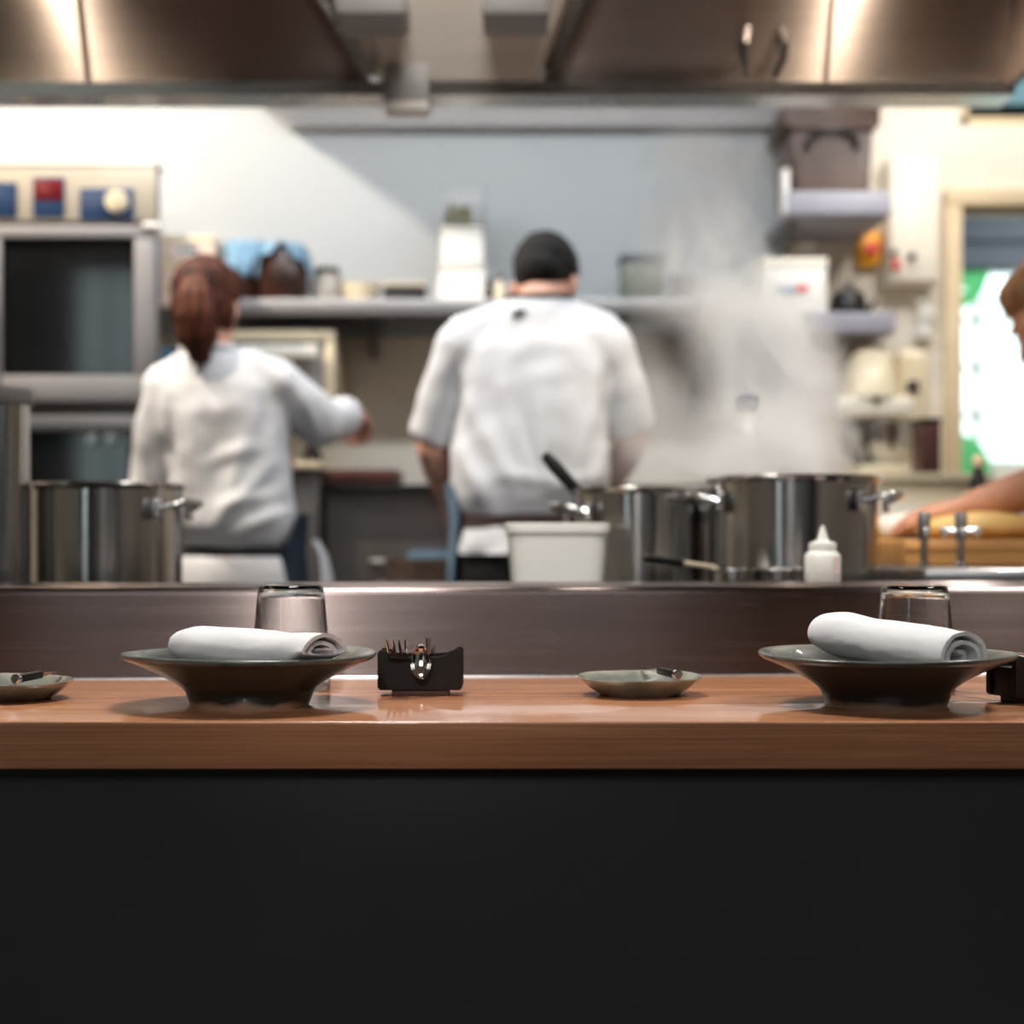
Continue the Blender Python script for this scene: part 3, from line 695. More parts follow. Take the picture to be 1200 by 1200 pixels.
# teal cloth hanging beside the oven
b = MB(); rings = []
c = at(201, 414, 4.16)
for i in range(12):
    u = i / 11; zz = c.z + 0.015 - 0.14 * u; w = 0.02 + 0.022 * u ** 0.7
    fr = [V(c.x + w * (2 * k / 11 - 1), c.y - 0.006 - 0.006 * math.sin(k * 1.4) * u, zz) for k in range(12)]
    rings.append(fr + [v + V(0, 0.006, 0) for v in fr[::-1]])
o = b.loft(rings).build('kitchen_cloth', W['teal'], None); tag(o, 'teal cloth hanging at the side of the oven behind the woman\'s shoulder', 'cloth')
b = MB().tube([(orr - 0.004, OY + 0.03, c.z + 0.02), (c.x + 0.004, OY + 0.03, c.z + 0.02), (c.x, OY + 0.026, c.z + 0.02), (c.x, c.y - 0.012, c.z + 0.02), (c.x, c.y - 0.016, c.z + 0.03)], 0.003, 8)
tag(b.build('wall_hook', W['steel_d'], None), 'small dark hook at the oven side holding the teal cloth', 'hook')
# hanging steel ladle / tools in the steam
c = at(822, 452, 4.9)
q = thing('knife_holder', 'dark upright knife holder on the wall in the steam', 'knife holder', (c.x, c.y + 0.03, c.z))
MB().box((-0.028, -0.03, -0.085), (0.022, 0.045, 0.05), bevel=0.006).build('sheath', W['blackp'], q, world=False)
for dx, h in ((-0.014, 0.105), (0.008, 0.085)):
    MB().box((dx - 0.007, -0.016, 0.05), (dx + 0.007, 0.004, h), bevel=0.003).build('knife_handle', W['blackw'], q, world=False)

# ================================================================== RIGHT SIDE SHELVES
def side_shelf(y_low, y_front, lab, x0p, x1p):
    d = 4.55
    z = at(0, y_low, d).z; h = (y_low - y_front) * d / F
    x0, x1 = at(x0p, 0, d).x, at(x1p, 0, d).x
    q = thing('side_shelf', lab, 'shelf', ((x0 + x1) / 2, 4.8, z))
    b = MB().box((x0, d, z), (x1, WY - 0.001 if x0 > 0.815 else WY - 0.026, z + h * 0.35), bevel=0.004)
    b.box((x0, d - 0.006, z), (x1, d + 0.01, z + h), bevel=0.005, seg=3)
    b.build('board', W['shelf'], q)
    for x in (x0 + 0.03,):
        MB().prism([(d + 0.06, z - 0.001), (WY - 0.03, z - 0.001), (WY - 0.03, z - 0.10), (WY - 0.06, z - 0.10)], 'x', x, x + 0.014).build('bracket', W['steel_d'], q)
    return z + h * 0.35, q
zU, q = side_shelf(252, 224, 'upper steel side shelf carrying the brown box', 920, 1045)
MB().box((at(917, 0, 4.55).x, 4.545, zU - 0.02), (at(925, 0, 4.55).x, 4.6, at(0, 198, 4.55).z), bevel=0.004).build('end_upstand', W['plasw'], q)
zL, q = side_shelf(391, 366, 'lower steel side shelf carrying the white printed box', 940, 1049)
d = 4.62; xa, xb = at(926, 0, d).x, at(1024, 0, d).x; h = at(0, 152, d).z - zU
q = thing('storage_box', 'brown translucent storage box with dark handle on the upper side shelf', 'box', ((xa + xb) / 2, d + 0.14, zU))
w = (xb - xa) / 2
r0 = [V(-w * 0.9, -0.13, 0), V(w * 0.9, -0.13, 0), V(w * 0.9, 0.15, 0), V(-w * 0.9, 0.15, 0)]; r1 = [V(-w, -0.14, h), V(w, -0.14, h), V(w, 0.16, h), V(-w, 0.16, h)]
b = MB().loft([r0, r1]); bmesh.ops.bevel(b.bm, geom=b.bm.edges[:], offset=0.012, segments=2, affect='EDGES'); b.build('body', W['brownbox'], q, world=False)
MB().box((-w - 0.006, -0.148, h), (w + 0.006, 0.168, h + 0.014), bevel=0.005).build('lid', W['brownbox'], q, world=False)
MB().tube([(-w * 0.62, -0.142, h - 0.055), (-w * 0.6, -0.152, h - 0.03), (-w * 0.2, -0.156, h - 0.006), (w * 0.2, -0.156, h - 0.006), (w * 0.55, -0.152, h - 0.03), (w * 0.57, -0.142, h - 0.055)], 0.010, 10).build('handle', W['blackp'], q, world=False)
d = 4.5; xa, xb = at(899, 0, d).x, at(974, 0, d).x; h = at(0, 299, d).z - zL
q = thing('printed_box', 'white box with a red and a blue mark on the lower side shelf', 'box', ((xa + xb) / 2, 4.64, zL))
w = (xb - xa) / 2
MB().box((-w, -0.08, 0), (w, 0.12, h), bevel=0.004).build('body', W['plasw'], q, world=False)
MB().box((-w - 0.003, -0.083, h - 0.022), (w + 0.003, 0.123, h + 0.003), bevel=0.003).build('lid', W['cab'], q, world=False)
o = MB().ell((-0.025, -0.081, h * 0.53), (0.034, 0.002, 0.014)).build('blue_mark', W['decblue'], q, world=False)
o = MB().ell((0.018, -0.0825, h * 0.56), (0.018, 0.002, 0.011)).build('red_mark', W['red'], q, world=False)
q = thing('small_kettle', 'round black kettle beside the white box on the lower side shelf', 'kettle', (at(993, 0, 4.66).x + 0.006, 4.68, zL))
MB().lathe([(0, 0), (0.036, 0), (0.052, 0.03), (0.056, 0.065), (0.046, 0.105), (0.022, 0.122), (0, 0.124)], seg=28).build('body', W['blackp'], q, world=False)
MB().lathe([(0, 0.121), (0.024, 0.121), (0.026, 0.130), (0.010, 0.137), (0.010, 0.148), (0, 0.15)], seg=20).build('lid', W['chrome'], q, world=False)
MB().tube([(0.045, 0, 0.05), (0.07, 0, 0.075), (0.078, 0, 0.09)], [0.012, 0.008, 0.006], 10).build('spout', W['blackp'], q, world=False)
q = thing('storage_tray', 'flat brown tray lying on top of the brown storage box', 'tray', ((at(926, 0, 4.62).x + at(1024, 0, 4.62).x) / 2, 4.76, zU + at(0, 152, 4.62).z - zU + 0.014))
tb = MB().box((-0.135, -0.145, 0), (0.135, 0.165, 0.008)); 
for lo, hi in (((-0.135, -0.145, 0.008), (0.135, -0.135, 0.055)), ((-0.135, 0.155, 0.008), (0.135, 0.165, 0.055)), ((-0.135, -0.135, 0.008), (-0.125, 0.155, 0.055)), ((0.125, -0.135, 0.008), (0.135, 0.155, 0.055))): tb.box(lo, hi, bevel=0.002)
tb.build('body', W['brownbox'], q, world=False)
# electrical cabinet
x0, x1 = at(1042, 0, 4.86).x, at(1101, 0, 4.86).x
q = thing('electrical_cabinet', 'cream electrical cabinet with red and black switches by the door', 'cabinet', ((x0 + x1) / 2, 4.93, at(0, 332, 4.86).z))
z0, z1 = at(0, 331, 4.86).z, at(0, 182, 4.86).z
MB().box((x0, 4.875, z0), (x1, WY - 0.001, z1), bevel=0.004).build('body', W['cab'], q)
MB().box((x0 + 0.004, 4.86, z0 + 0.006), (x1 - 0.004, 4.876, z1 - 0.006), bevel=0.003).build('door', W['cab'], q)
c = at(1068, 301, 4.86); MB().cyl(c, c - V(0, 0.022, 0), 0.012, 0.010, 18).build('black_switch', W['blackp'], q)
c = at(1047, 297, 4.86); MB().cyl(c, c - V(0, 0.016, 0), 0.010, 0.009, 18).build('black_switch', W['blackp'], q)
c = at(1049, 311, 4.86); MB().box(c - V(0.010, 0.018, 0.017), c + V(0.010, 0.0, 0.017), bevel=0.004).build('red_switch', W['red'], q)
c = at(1020, 288, 4.93)
q = thing('emergency_stop', 'yellow emergency stop box with red button on the cream wall', 'switch', (c.x, WY, c.z))
MB().box((c.x - 0.031, 4.935, c.z - 0.055), (c.x + 0.031, WY - 0.001, c.z + 0.045), bevel=0.007, seg=3).build('housing', W['yellow'], q)
b = MB().lathe([(0, 0.034), (0.016, 0.033), (0.022, 0.026), (0.021, 0.018), (0.014, 0.014), (0.014, 0.0), (0, 0.0)], seg=24); b.xform(Matrix.Translation(V(c.x, 4.936, c.z - 0.012)) @ Matrix.Rotation(PI / 2, 4, 'X')); b.build('button', W['red'], q)
# pipes and sockets below the cabinet
b = MB()
for i, px in enumerate((1078, 1088)): b.tube([at(px, 331, 4.95), at(px, 360, 4.95), at(px + 3 - 4 * i, 395, 4.95)], 0.008, 8)
tag(b.build('cable_pair', W['plasw'], None), 'two white cables running down from the electrical cabinet', 'cable')
for px, py, lab in ((1089, 367, 'white round socket just below the electrical cabinet'), (1085, 389, 'white round socket lower down by the door frame')):
    c = at(px, py, 4.93); q = thing('wall_socket', lab, 'socket', (c.x, WY, c.z), 0, 'wall sockets by the door frame')
    MB().box((c.x - 0.024, 4.945, c.z - 0.024), (c.x + 0.024, WY - 0.001, c.z + 0.024), bevel=0.01, seg=3).build('cover', W['plasw'], q)
    MB().cyl((c.x, 4.946, c.z), (c.x, 4.93, c.z), 0.017, 0.013, 18).build('plug', W['plasw'], q)
# stand mixer
bz = 1.162
q = thing('stand_mixer', 'cream planetary stand mixer with steel bowl on the cream cupboard', 'mixer', (1.02, 4.65, bz))
D = 4.6
def mx(px): return at(px, 0, D).x
def mz(py): return at(0, py, D).z
MB().box((mx(1000), 4.50, bz), (mx(1078), 4.92, bz + 0.03), bevel=0.012, seg=3).build('base', W['plasc'], q)
MB().box((mx(1058), 4.66, bz + 0.03), (mx(1098), 4.90, mz(405)), bevel=0.03, seg=4).build('column', W['plasc'], q)
def sring(cx, cy, w, dd, z, n=28, p=3.0):
    r = []
    for k in range(n):
        a = 2 * PI * k / n; c_, s_ = math.cos(a), math.sin(a)
        r.append(V(cx + w * math.copysign(abs(c_) ** (2 / p), c_), cy + dd * math.copysign(abs(s_) ** (2 / p), s_), z))
    return r
hc = (mx(985) + mx(1052)) / 2; hw = (mx(1055) - mx(985)) / 2
MB().loft([sring(hc + 0.002, 4.66, hw, 0.13, mz(467)), sring(hc + 0.006, 4.67, hw * 0.9, 0.125, mz(440)), sring(hc + 0.012, 4.69, hw * 0.72, 0.11, mz(412)), sring(hc + 0.014, 4.70, hw * 0.60, 0.09, mz(402))]).build('head', W['plasc'], q)
MB().box((mx(976), 4.54, mz(490)), (mx(1066), 4.84, mz(467)), bevel=0.01, seg=3).build('head_plate', W['cab'], q)
b = MB().lathe([(0, 0.035), (0.05, 0.036), (0.072, 0.06), (0.082, 0.11), (0.084, mz(494) - bz), (0.088, mz(494) - bz + 0.004), (0.08, mz(494) - bz + 0.004), (0.078, 0.11), (0.068, 0.065), (0.05, 0.043), (0, 0.042)], (mx(1038), 4.64, bz), 36)
b.build('mixing_bowl', W['pot'], q)
hx = mx(1003)
MB().tube([(hx + 0.01, 4.6, mz(497)), (mx(988), 4.57, mz(500)), (mx(984), 4.565, mz(510)), (mx(992), 4.57, mz(530)), (mx(1008), 4.59, mz(543)), (mx(1020), 4.60, mz(545))], [0.012, 0.015, 0.017, 0.016, 0.012, 0.009], 12).build('bowl_handle', W['blackp'], q)
b = MB().cyl((mx(1036), 4.65, mz(490)), (mx(1036), 4.65, mz(515)), 0.012, seg=14); b.build('beater_shaft', W['steel'], q)
c = V(mx(1021), 4.548, mz(470)); MB().cyl(c + V(0, 0, 0), c - V(0, 0.02, 0), 0.010, seg=14).build('lock_knob', W['steel_d'], q)
q = thing('dark_canister', 'dark brown canister between the steel mixer bowl and door frame', 'canister', (at(1086, 0, 4.425).x, 4.425, bz))
MB().box((-0.028, -0.05, 0), (0.026, 0.06, 0.135), bevel=0.006).build('body', W['wooddark'], q, world=False)
MB().box((-0.030, -0.052, 0.135), (0.028, 0.062, 0.148), bevel=0.003).build('lid', W['blackw'], q, world=False)
c = at(1061, 453, 4.87)
q = thing('wall_switch', 'small dark switch on the wall right of the mixer head', 'switch', (mx(1062), 4.66, mz(452)))
q.location = (at(1070, 0, 4.65).x, 4.655, at(0, 452, 4.65).z)
MB().box((-0.017, -0.012, -0.014), (0.017, 0.006, 0.014), bevel=0.003).build('plate', W['blackp'], q, world=False)
MB().box((-0.007, -0.017, -0.009), (0.007, -0.011, 0.009), bevel=0.002).build('rocker', W['steel_d'], q, world=False)
# green discs hung behind the door opening (on the passage window)
for px, py, r, lab in ((1112, 318, 0.155, 'upper green round panel at the passage window'), (1116, 552, 0.15, 'lower green round panel under the passage window')):
    c = at(px, py, PY - 0.03)
    q = thing('round_panel', lab, 'panel', (c.x, c.y, c.z), 0, 'green round panels by the passage window')
    b = MB().lathe([(0, -0.012), (r - 0.01, -0.012), (r, -0.006), (r, 0.006), (r - 0.01, 0.012), (0, 0.012)], seg=56); b.xform(Matrix.Rotation(PI / 2, 4, 'X')); b.build('disc', W['green'], q, world=False)
    for k in range(4):
        b = MB().cyl((r * 0.6 * math.cos(k * PI / 2 + 0.6), -0.013, r * 0.6 * math.sin(k * PI / 2 + 0.6)), (r * 0.6 * math.cos(k * PI / 2 + 0.6), 0.049, r * 0.6 * math.sin(k * PI / 2 + 0.6)), 0.007, seg=10); b.build('fixing', W['steel'], q, world=False)

# ================================================================== POTS on the island
IZ = 0.86
def pot(px, pyt, d, rpx, ang, lab, ang2=None):
    s = d / F; c = at(px, 0, d); r = rpx * s; zt = ZC + (HY - pyt) * s; h = zt - IZ
    q = thing('stock_pot', lab, 'pot', (c.x, d, IZ), 0, 'steel stock pots on the cooking island')
    MB().lathe([(0, 0), (r - 0.008, 0), (r - 0.001, 0.006), (r - 0.001, h - 0.012), (r + 0.003, h - 0.010), (r + 0.005, h - 0.004), (r + 0.001, h), (r - 0.004, h - 0.002), (r - 0.0045, 0.006), (0, 0.006)], seg=72).build('body', W['pot'], q, world=False)
    MB().lathe([(0, h * 0.62), (r - 0.005, h * 0.62)], seg=40).build('broth', W['brownbox'], q, world=False)
    for a in (ang, ang + PI if ang2 is None else ang2):
        f = MB(); zc = h - 0.045; pts = []
        for k in range(15):
            u = k / 14; b_ = (u - 0.5) * 2
            rad = r + 0.002 + 0.042 * (1 - abs(b_) ** 3); tt = b_ * 0.052
            pts.append(V(rad, tt, zc + 0.012 * (1 - abs(b_) ** 3)))
        f.tube(pts, 0.0062, 12)
        for sgn in (-1, 1):
            f.cbox((r + 0.001, sgn * 0.052, zc), (0.006, 0.026, 0.036), bevel=0.002)
            for dz in (-0.010, 0.010): f.ell((r + 0.0045, sgn * 0.052, zc + dz), (0.003, 0.005, 0.005), sub=2)
        f.xform(Matrix.Rotation(a, 4, 'Z')); f.build('handle', W['chrome'], q, world=False)
    return q
pot(126, 567, 2.85, 87, -0.35, 'wide steel stock pot left of the woman cook\'s back')
pot(930, 559, 2.86, 99, -0.62, 'largest steel stock pot, steaming, behind the white squeeze bottle', PI + 0.17)
pot(750, 572, 2.97, 79, PI + 0.35, 'steel stock pot with a black ladle handle sticking out, behind the white tub')
# ladle leaning in the middle pot
d = 2.97
q = thing('ladle', 'ladle with black handle leaning out of the middle steaming pot', 'ladle', at(700, 650, d))
p0, p1, p2 = at(742, 660, d), at(680, 580, d - 0.01), at(641, 536, d - 0.015)
MB().tube([p0, p1], 0.005, 10).build('shaft', W['chrome'], q)
MB().tube([p1, p1.lerp(p2, 0.15), p1.lerp(p2, 0.8), p2], [0.008, 0.011, 0.0125, 0.010], 12).ell(p2, 0.010, sub=2).build('handle', W['foot'], q)
b = MB().lathe([(0, -0.022), (0.02, -0.018), (0.032, -0.004), (0.036, 0.01), (0.034, 0.01), (0.030, -0.003), (0.019, -0.0155), (0, -0.0195)], p0 + V(0.02, 0, 0.0), 24); b.build('cup', W['chrome'], q)
# white plastic tub
d = 2.68; s = d / F
x0, x1, x2, x3 = at(598, 0, d).x, at(710, 0, d).x, at(590, 0, d).x, at(716, 0, d).x
zt = ZC + (HY - 613) * s
q = thing('plastic_tub', 'white plastic tub in front of the man cook, in front of the pots', 'tub', ((x0 + x1) / 2, d + 0.07, IZ))
w0, w1, h = (x1 - x0) / 2 - 0.006, (x3 - x2) / 2, zt - IZ
def rr(w, dd, z, n=40): return sring(0, 0, w, dd, z, n, 6)
b = MB().loft([rr(w0, 0.062, 0), rr(w1 - 0.004, 0.068, h - 0.016), rr(w1, 0.072, h - 0.015), rr(w1, 0.072, h - 0.002), rr(w1 - 0.002, 0.070, h), rr(w1 - 0.008, 0.064, h - 0.001), rr(w0 - 0.004, 0.058, 0.004)]); b.build('body', W['plasw'], q, world=False)
b = MB().loft([rr(w0 - 0.003, 0.059, 0.006), rr(w1 - 0.010, 0.064, h * 0.35)]); b.build('contents', mat('yellow_contents', rgb(214, 182, 110), 0.6, var=0.1), q, world=False)
# small steel pans at the back of the pass
for px, lab in ((861, 'low steel pan beside the big pot, left of its twin'), (913, 'low steel pan next to the white squeeze bottle')):
    d = 2.668; s = d / F; c = at(px, 0, d); r = 26 * s; h = ZC + (HY - 666) * s - IZ
    q = thing('sauce_pan', lab, 'pan', (c.x, d, IZ), 0, 'low steel pans behind the pass')
    MB().lathe([(0, 0), (r - 0.004, 0), (r, 0.005), (r, h - 0.006), (r + 0.004, h - 0.003), (r + 0.003, h), (r - 0.002, h - 0.002), (r - 0.003, 0.005), (0, 0.004)], seg=40).build('body', W['pot'], q, world=False)
    MB().lathe([(0, h * 0.55), (r - 0.003, h * 0.55)], seg=32).build('sauce', W['brownbox'], q, world=False)
d = 2.66
q = thing('spatula', 'spatula with a black and pale handle resting over the rim of a steel pan', 'spatula', at(800, 672, d))
p0, p1, p2 = at(862, 680, 2.69), at(826, 669, 2.69), at(757, 654, 2.56)
p1 = at(836, 664.5, 2.69)
MB().tube([p2, p2.lerp(p1, 0.5)], [0.0065, 0.0075], 10).ell(p2, 0.0065, sub=2).build('handle', W['foot'], q)
MB().tube([p2.lerp(p1, 0.48), p1, p0], [0.0045, 0.004, 0.004], 8).build('shaft', W['plasc'], q)
# squeeze bottle on the pass
d = 2.43; s = d / F; c = at(964, 0, d)
q = thing('squeeze_bottle', 'small white squeeze bottle with pointed spout standing on the steel pass', 'bottle', (c.x, d, 0.920))
r = 21 * s
MB().lathe([(0, 0), (r - 0.002, 0), (r, 0.003), (r, 0.038), (r - 0.002, 0.043), (r * 0.74, 0.047), (r * 0.74, 0.050), (0, 0.050)], seg=36).build('body', W['plasw'], q, world=False)
MB().lathe([(0, 0.05), (r * 0.78, 0.05), (r * 0.76, 0.058), (r * 0.35, 0.062), (0.0035, 0.080), (0.0025, 0.084), (0, 0.084)], seg=28).build('spout_cap', W['plasw'], q, world=False)
MB().box((r * 0.55, -r * 0.95, 0.012), (r * 0.72, -r * 0.62, 0.038)).build('level_strip', W['cardp'], q, world=False)
# bottle just behind the big pot
d = 3.07
c = at(875, 0, d)
q = thing('tall_bottle', 'tall pale bottle with dark cap standing in the steam behind the pots', 'bottle', (c.x, d, IZ))
hb = at(0, 470, d).z - IZ
MB().lathe([(0, 0), (0.036, 0), (0.038, 0.01), (0.038, hb - 0.10), (0.03, hb - 0.06), (0.018, hb - 0.035), (0.016, hb - 0.012), (0, hb - 0.012)], seg=28).build('body', W['greyglass'], q, world=False)
MB().lathe([(0, hb - 0.02), (0.022, hb - 0.02), (0.024, hb + 0.005), (0.016, hb + 0.012), (0, hb + 0.012)], seg=24).build('cap', W['navy'], q, world=False)

# ================================================================== LEFT: steel post / dispenser
d = 2.75; s = d / F; c = at(4, 0, d)
q = thing('steel_cylinder', 'tall shiny steel cylinder with flat cap beside the left stock pot', 'dispenser', (c.x, d, IZ))
ht = at(0, 475, d).z - IZ; r = 30 * s
MB().lathe([(0, 0), (r, 0), (r, ht), (0, ht)], seg=56).build('body', W['pot'], q, world=False)
MB().lathe([(0, ht), (r + 0.006, ht), (r + 0.008, ht + 0.004), (r + 0.008, ht + 0.022), (r + 0.004, ht + 0.028), (0, ht + 0.028)], seg=56).build('cap', W['grey'], q, world=False)

# ================================================================== RIGHT BENCH: board, dough, taps
BZ = 0.936
d = 2.94
q = thing('wooden_board', 'thick wooden board on the prep bench under the dough', 'board', (1.10, 3.15, BZ))
MB().box((0.70, d, BZ), (1.225, 3.42, BZ + 0.049), bevel=0.006, seg=3).build('board', W['woodbrd'], q)
MB().box((0.702, d - 0.006, BZ + 0.03), (1.223, d + 0.002, BZ + 0.036), bevel=0.002).build('edge_strip', W['woodbrd'], q)
def lump(name, m, lab, c, r, seed, cat):
    b = MB().ell((0, 0, r[2] * 0.7), r, sub=4)
    for v in b.bm.verts:
        k = 1 + 0.14 * ncl(v.co, 9, seed) + 0.05 * ncl(v.co, 25, seed); v.co = V(v.co.x * k, v.co.y * k, v.co.z * k)
        if v.co.z < 0: v.co.z = 0
    o = b.build(name, m, None, world=False); o.location = c; return tag(o, lab, cat)
lump('dough', W['dough'], 'large lump of yellow dough under the hands of the person at right', (0.90, 3.14, BZ + 0.049), (0.13, 0.10, 0.028), 3.1, 'dough')
lump('dough', W['dough'], 'flat piece of dough on the board near the person\'s wrist', (1.12, 3.30, BZ + 0.049), (0.08, 0.06, 0.018), 5.7, 'dough')
o = lump('flour', W['flour'], 'heap of white flour on the board beside the dough', (0.80, 3.29, BZ + 0.049), (0.09, 0.05, 0.032), 1.3, 'flour'); o['kind'] = 'stuff'
d = 2.78
def tap(px, lab, bar):
    c = at(px, 0, d); s = d / F
    q = thing('bench_tap', lab, 'tap', (c.x, d, BZ), 0, 'steel taps on the prep bench')
    zt = (HY - 600) * s + ZC - BZ; zk = ZC + (HY - 622) * s - BZ
    MB().lathe([(0, 0), (0.011, 0), (0.011, 0.006), (0.0065, 0.010), (0.0065, zk - 0.018), (0, zk - 0.018)], seg=24).build('pillar', W['chrome'], q, world=False)
    MB().lathe([(0, zk - 0.018), (0.0095, zk - 0.016), (0.0105, zk + 0.0), (0.0105, zt - 0.006), (0.007, zt), (0, zt)], seg=24).build('head', W['steel_m'], q, world=False)
    MB().ell((0, -0.0115, zk), (0.0075, 0.006, 0.0075), sub=2).build('front_knob', W['chrome'], q, world=False)
    if bar:
        f = MB()
        for sgn in (-1, 1): f.tube([(sgn * 0.008, 0, zk), (sgn * 0.026, 0, zk)], 0.0045, 10).ell((sgn * 0.028, 0, zk), (0.008, 0.008, 0.0085), sub=2)
        f.build('cross_handle', W['chrome'], q, world=False)
    return q
tap(1083, 'plain steel bench tap nearest the big stock pot', False)
tap(1126, 'steel bench tap with cross handle in front of the hands', True)
d = 3.46
q = thing('dark_bottle', 'dark bottle with pale stopper standing behind the arm of the person at right', 'bottle', (at(1148, 0, d).x, d, BZ))
q.location.y = 3.47; q.location.z = BZ
hb = at(0, 548, d).z - BZ
MB().lathe([(0, 0), (0.017, 0), (0.018, 0.01), (0.018, hb - 0.04), (0.012, hb - 0.012), (0.010, hb), (0, hb)], seg=24).build('body', W['blackp'], q, world=False)
MB().ell((0, 0, hb + 0.012), (0.014, 0.014, 0.016), sub=3).build('stopper', W['plasc'], q, world=False)

# ================================================================== COUNTER SETTINGS
TZ = 0.80
# bowls
def make_bowl(loc, rz, lab, sx=1.0):
    q = thing('stoneware_bowl', lab, 'bowl', loc, rz, 'wide stoneware bowls on the wooden counter')
    prof = [(0, 0.003), (0.056, 0.003), (0.058, 0.0), (0.064, 0.0), (0.066, 0.004), (0.069, 0.012), (0.070, 0.016), (0.074, 0.021), (0.082, 0.0265), (0.094, 0.0335), (0.108, 0.0405), (0.124, 0.0475), (0.1345, 0.0515), (0.1385, 0.0545), (0.1392, 0.0572), (0.1375, 0.0590), (0.134, 0.0585), (0.122, 0.0535), (0.104, 0.0440), (0.088, 0.0350), (0.074, 0.0260), (0.06, 0.0195), (0.03, 0.0155), (0, 0.0150)]
    b = MB().lathe(prof, seg=112)
    for v in b.bm.verts:
        a = math.atan2(v.co.y, v.co.x); r = math.hypot(v.co.x, v.co.y)
        k = 1 + 0.004 * math.sin(2 * a + 1.0) + 0.002 * math.sin(5 * a)
        v.co.x *= k; v.co.y *= k
        if r > 0.075: v.co.z += 0.0012 * math.sin(a * 2 + 0.6) * (r / 0.139)
    b.build('body', W['bowl'], q, world=False, sharp=60)
    return q
bowlA = make_bowl((at(293, 0, 1.815).x, 1.815, TZ), 0.4, 'dark stoneware bowl holding the level napkin roll, beside the cutlery block')
bowlB = dup(bowlA, (at(1038, 0, 1.81).x, 1.81, TZ), 2.1, 'dark stoneware bowl holding the tilted napkin roll, at the right end of the counter')
# napkins: rolled sheet
def bowl_floor(r):
    P = [(0.0, 0.0150), (0.03, 0.0155), (0.06, 0.0195), (0.074, 0.0260), (0.088, 0.0350), (0.104, 0.0440), (0.122, 0.0535), (0.134, 0.0590), (0.16, 0.0600)]
    for (r0, z0), (r1, z1) in zip(P, P[1:]):
        if r <= r1: return z0 + (z1 - z0) * (r - r0) / (r1 - r0)
    return 0.06
def napkin(c, yaw, pitch, L, a0, lab, seed, bowl):
    turns = 2.55; n = 120; th = 0.0046
    def prof(u, w):      # w = position along the axis 0..1
        t = u * turns * 2 * PI
        r = 0.0050 + (a0 - 0.0050) * (u ** 0.9)
        x = r * math.cos(t + 1.2); z = r * math.sin(t + 1.2)
        return x, z
    m = 44; rings = []
    for i in range(m):
        w = i / (m - 1); y = (w - 0.5) * L
        k = 1.0 + 0.035 * math.sin(w * 5.0 + seed) + 0.02 * math.sin(w * 13 + seed * 2)
        tail = 1.0 - 0.22 * max(0, (0.16 - w) / 0.16) ** 1.6
        out, inn = [], []
        for j in range(n):
            u = j / (n - 1)
            x, z = prof(u, w); xx, zz = prof(min(1, u + 0.001), w); x_, z_ = prof(max(0, u - 0.001), w)
            tx, tz = xx - x_, zz - z_; l = math.hypot(tx, tz) or 1; nx, nz = tz / l, -tx / l
            wob = 0.0012 * ncl((x * 40, z * 40, w * 6), 1.0, seed) + 0.0007 * ncl((x * 160, z * 160, w * 16), 1.0, seed)
            end = 0.006 * math.sin(u * 9 + seed) * (w > 0.9) * (w - 0.9) * 10 * (1 - u) - (0.003 * (1 - u)) * max(0, (w - 0.92) / 0.08)
            for lst, off in ((out, th / 2), (inn, -th / 2)):
                px = (x + nx * off + nx * wob) * k * tail * 1.16; pz = (z + nz * off + nz * wob) * k * tail * 0.86
                lst.append(V(px, y + end, pz))
        rings.append(out + inn[::-1])
    b = MB()
    R = [[b.bm.verts.new(p) for p in r] for r in rings]; N2 = 2 * n
    for p, q in zip(R, R[1:]):
        for i in range(N2): b.bm.faces.new([p[i], p[(i + 1) % N2], q[(i + 1) % N2], q[i]])
    for r in (R[0], R[-1]):
        for i in range(n - 1): b.bm.faces.new([r[i], r[i + 1], r[N2 - 2 - i], r[N2 - 1 - i]])
    # the soft roll settles onto the bowl: its underside follows the glaze
    M = Matrix.Translation(c) @ Matrix.Rotation(yaw, 4, 'Z') @ Matrix.Rotation(pitch, 4, 'X'); Mi = M.inverted()
    for v in b.bm.verts:
        p = M @ v.co; r = math.hypot(p.x - bowl.x, p.y - bowl.y)
        f = TZ + bowl_floor(r) + 0.0022
        if p.z < f + 0.010:
            p.z = f + 0.010 * math.exp((p.z - f - 0.010) / 0.014)
            v.co = Mi @ p
    o = b.build('rolled_napkin', W['napkin'], None, world=False, sharp=70)
    o.location = c; o.rotation_euler = (pitch, 0, yaw)
    return tag(o, lab, 'napkin', 'rolled white napkins in the bowls')
# roll axis runs along local +Y; spiral end (+Y) turned to the right and towards the viewer
napkin((at(294, 0, 1.80).x, 1.80, TZ + 0.061), -PI / 2 - 0.74, 0.0, 0.238, 0.0292, 'white napkin roll lying level in the bowl near the cutlery block', 0.7, bowlA.location)
napkin((at(1043, 0, 1.80).x, 1.80, TZ + 0.068), -PI / 2 - 0.96, -0.09, 0.200, 0.0335, 'white napkin roll lying tilted in the right bowl', 2.9, bowlB.location)
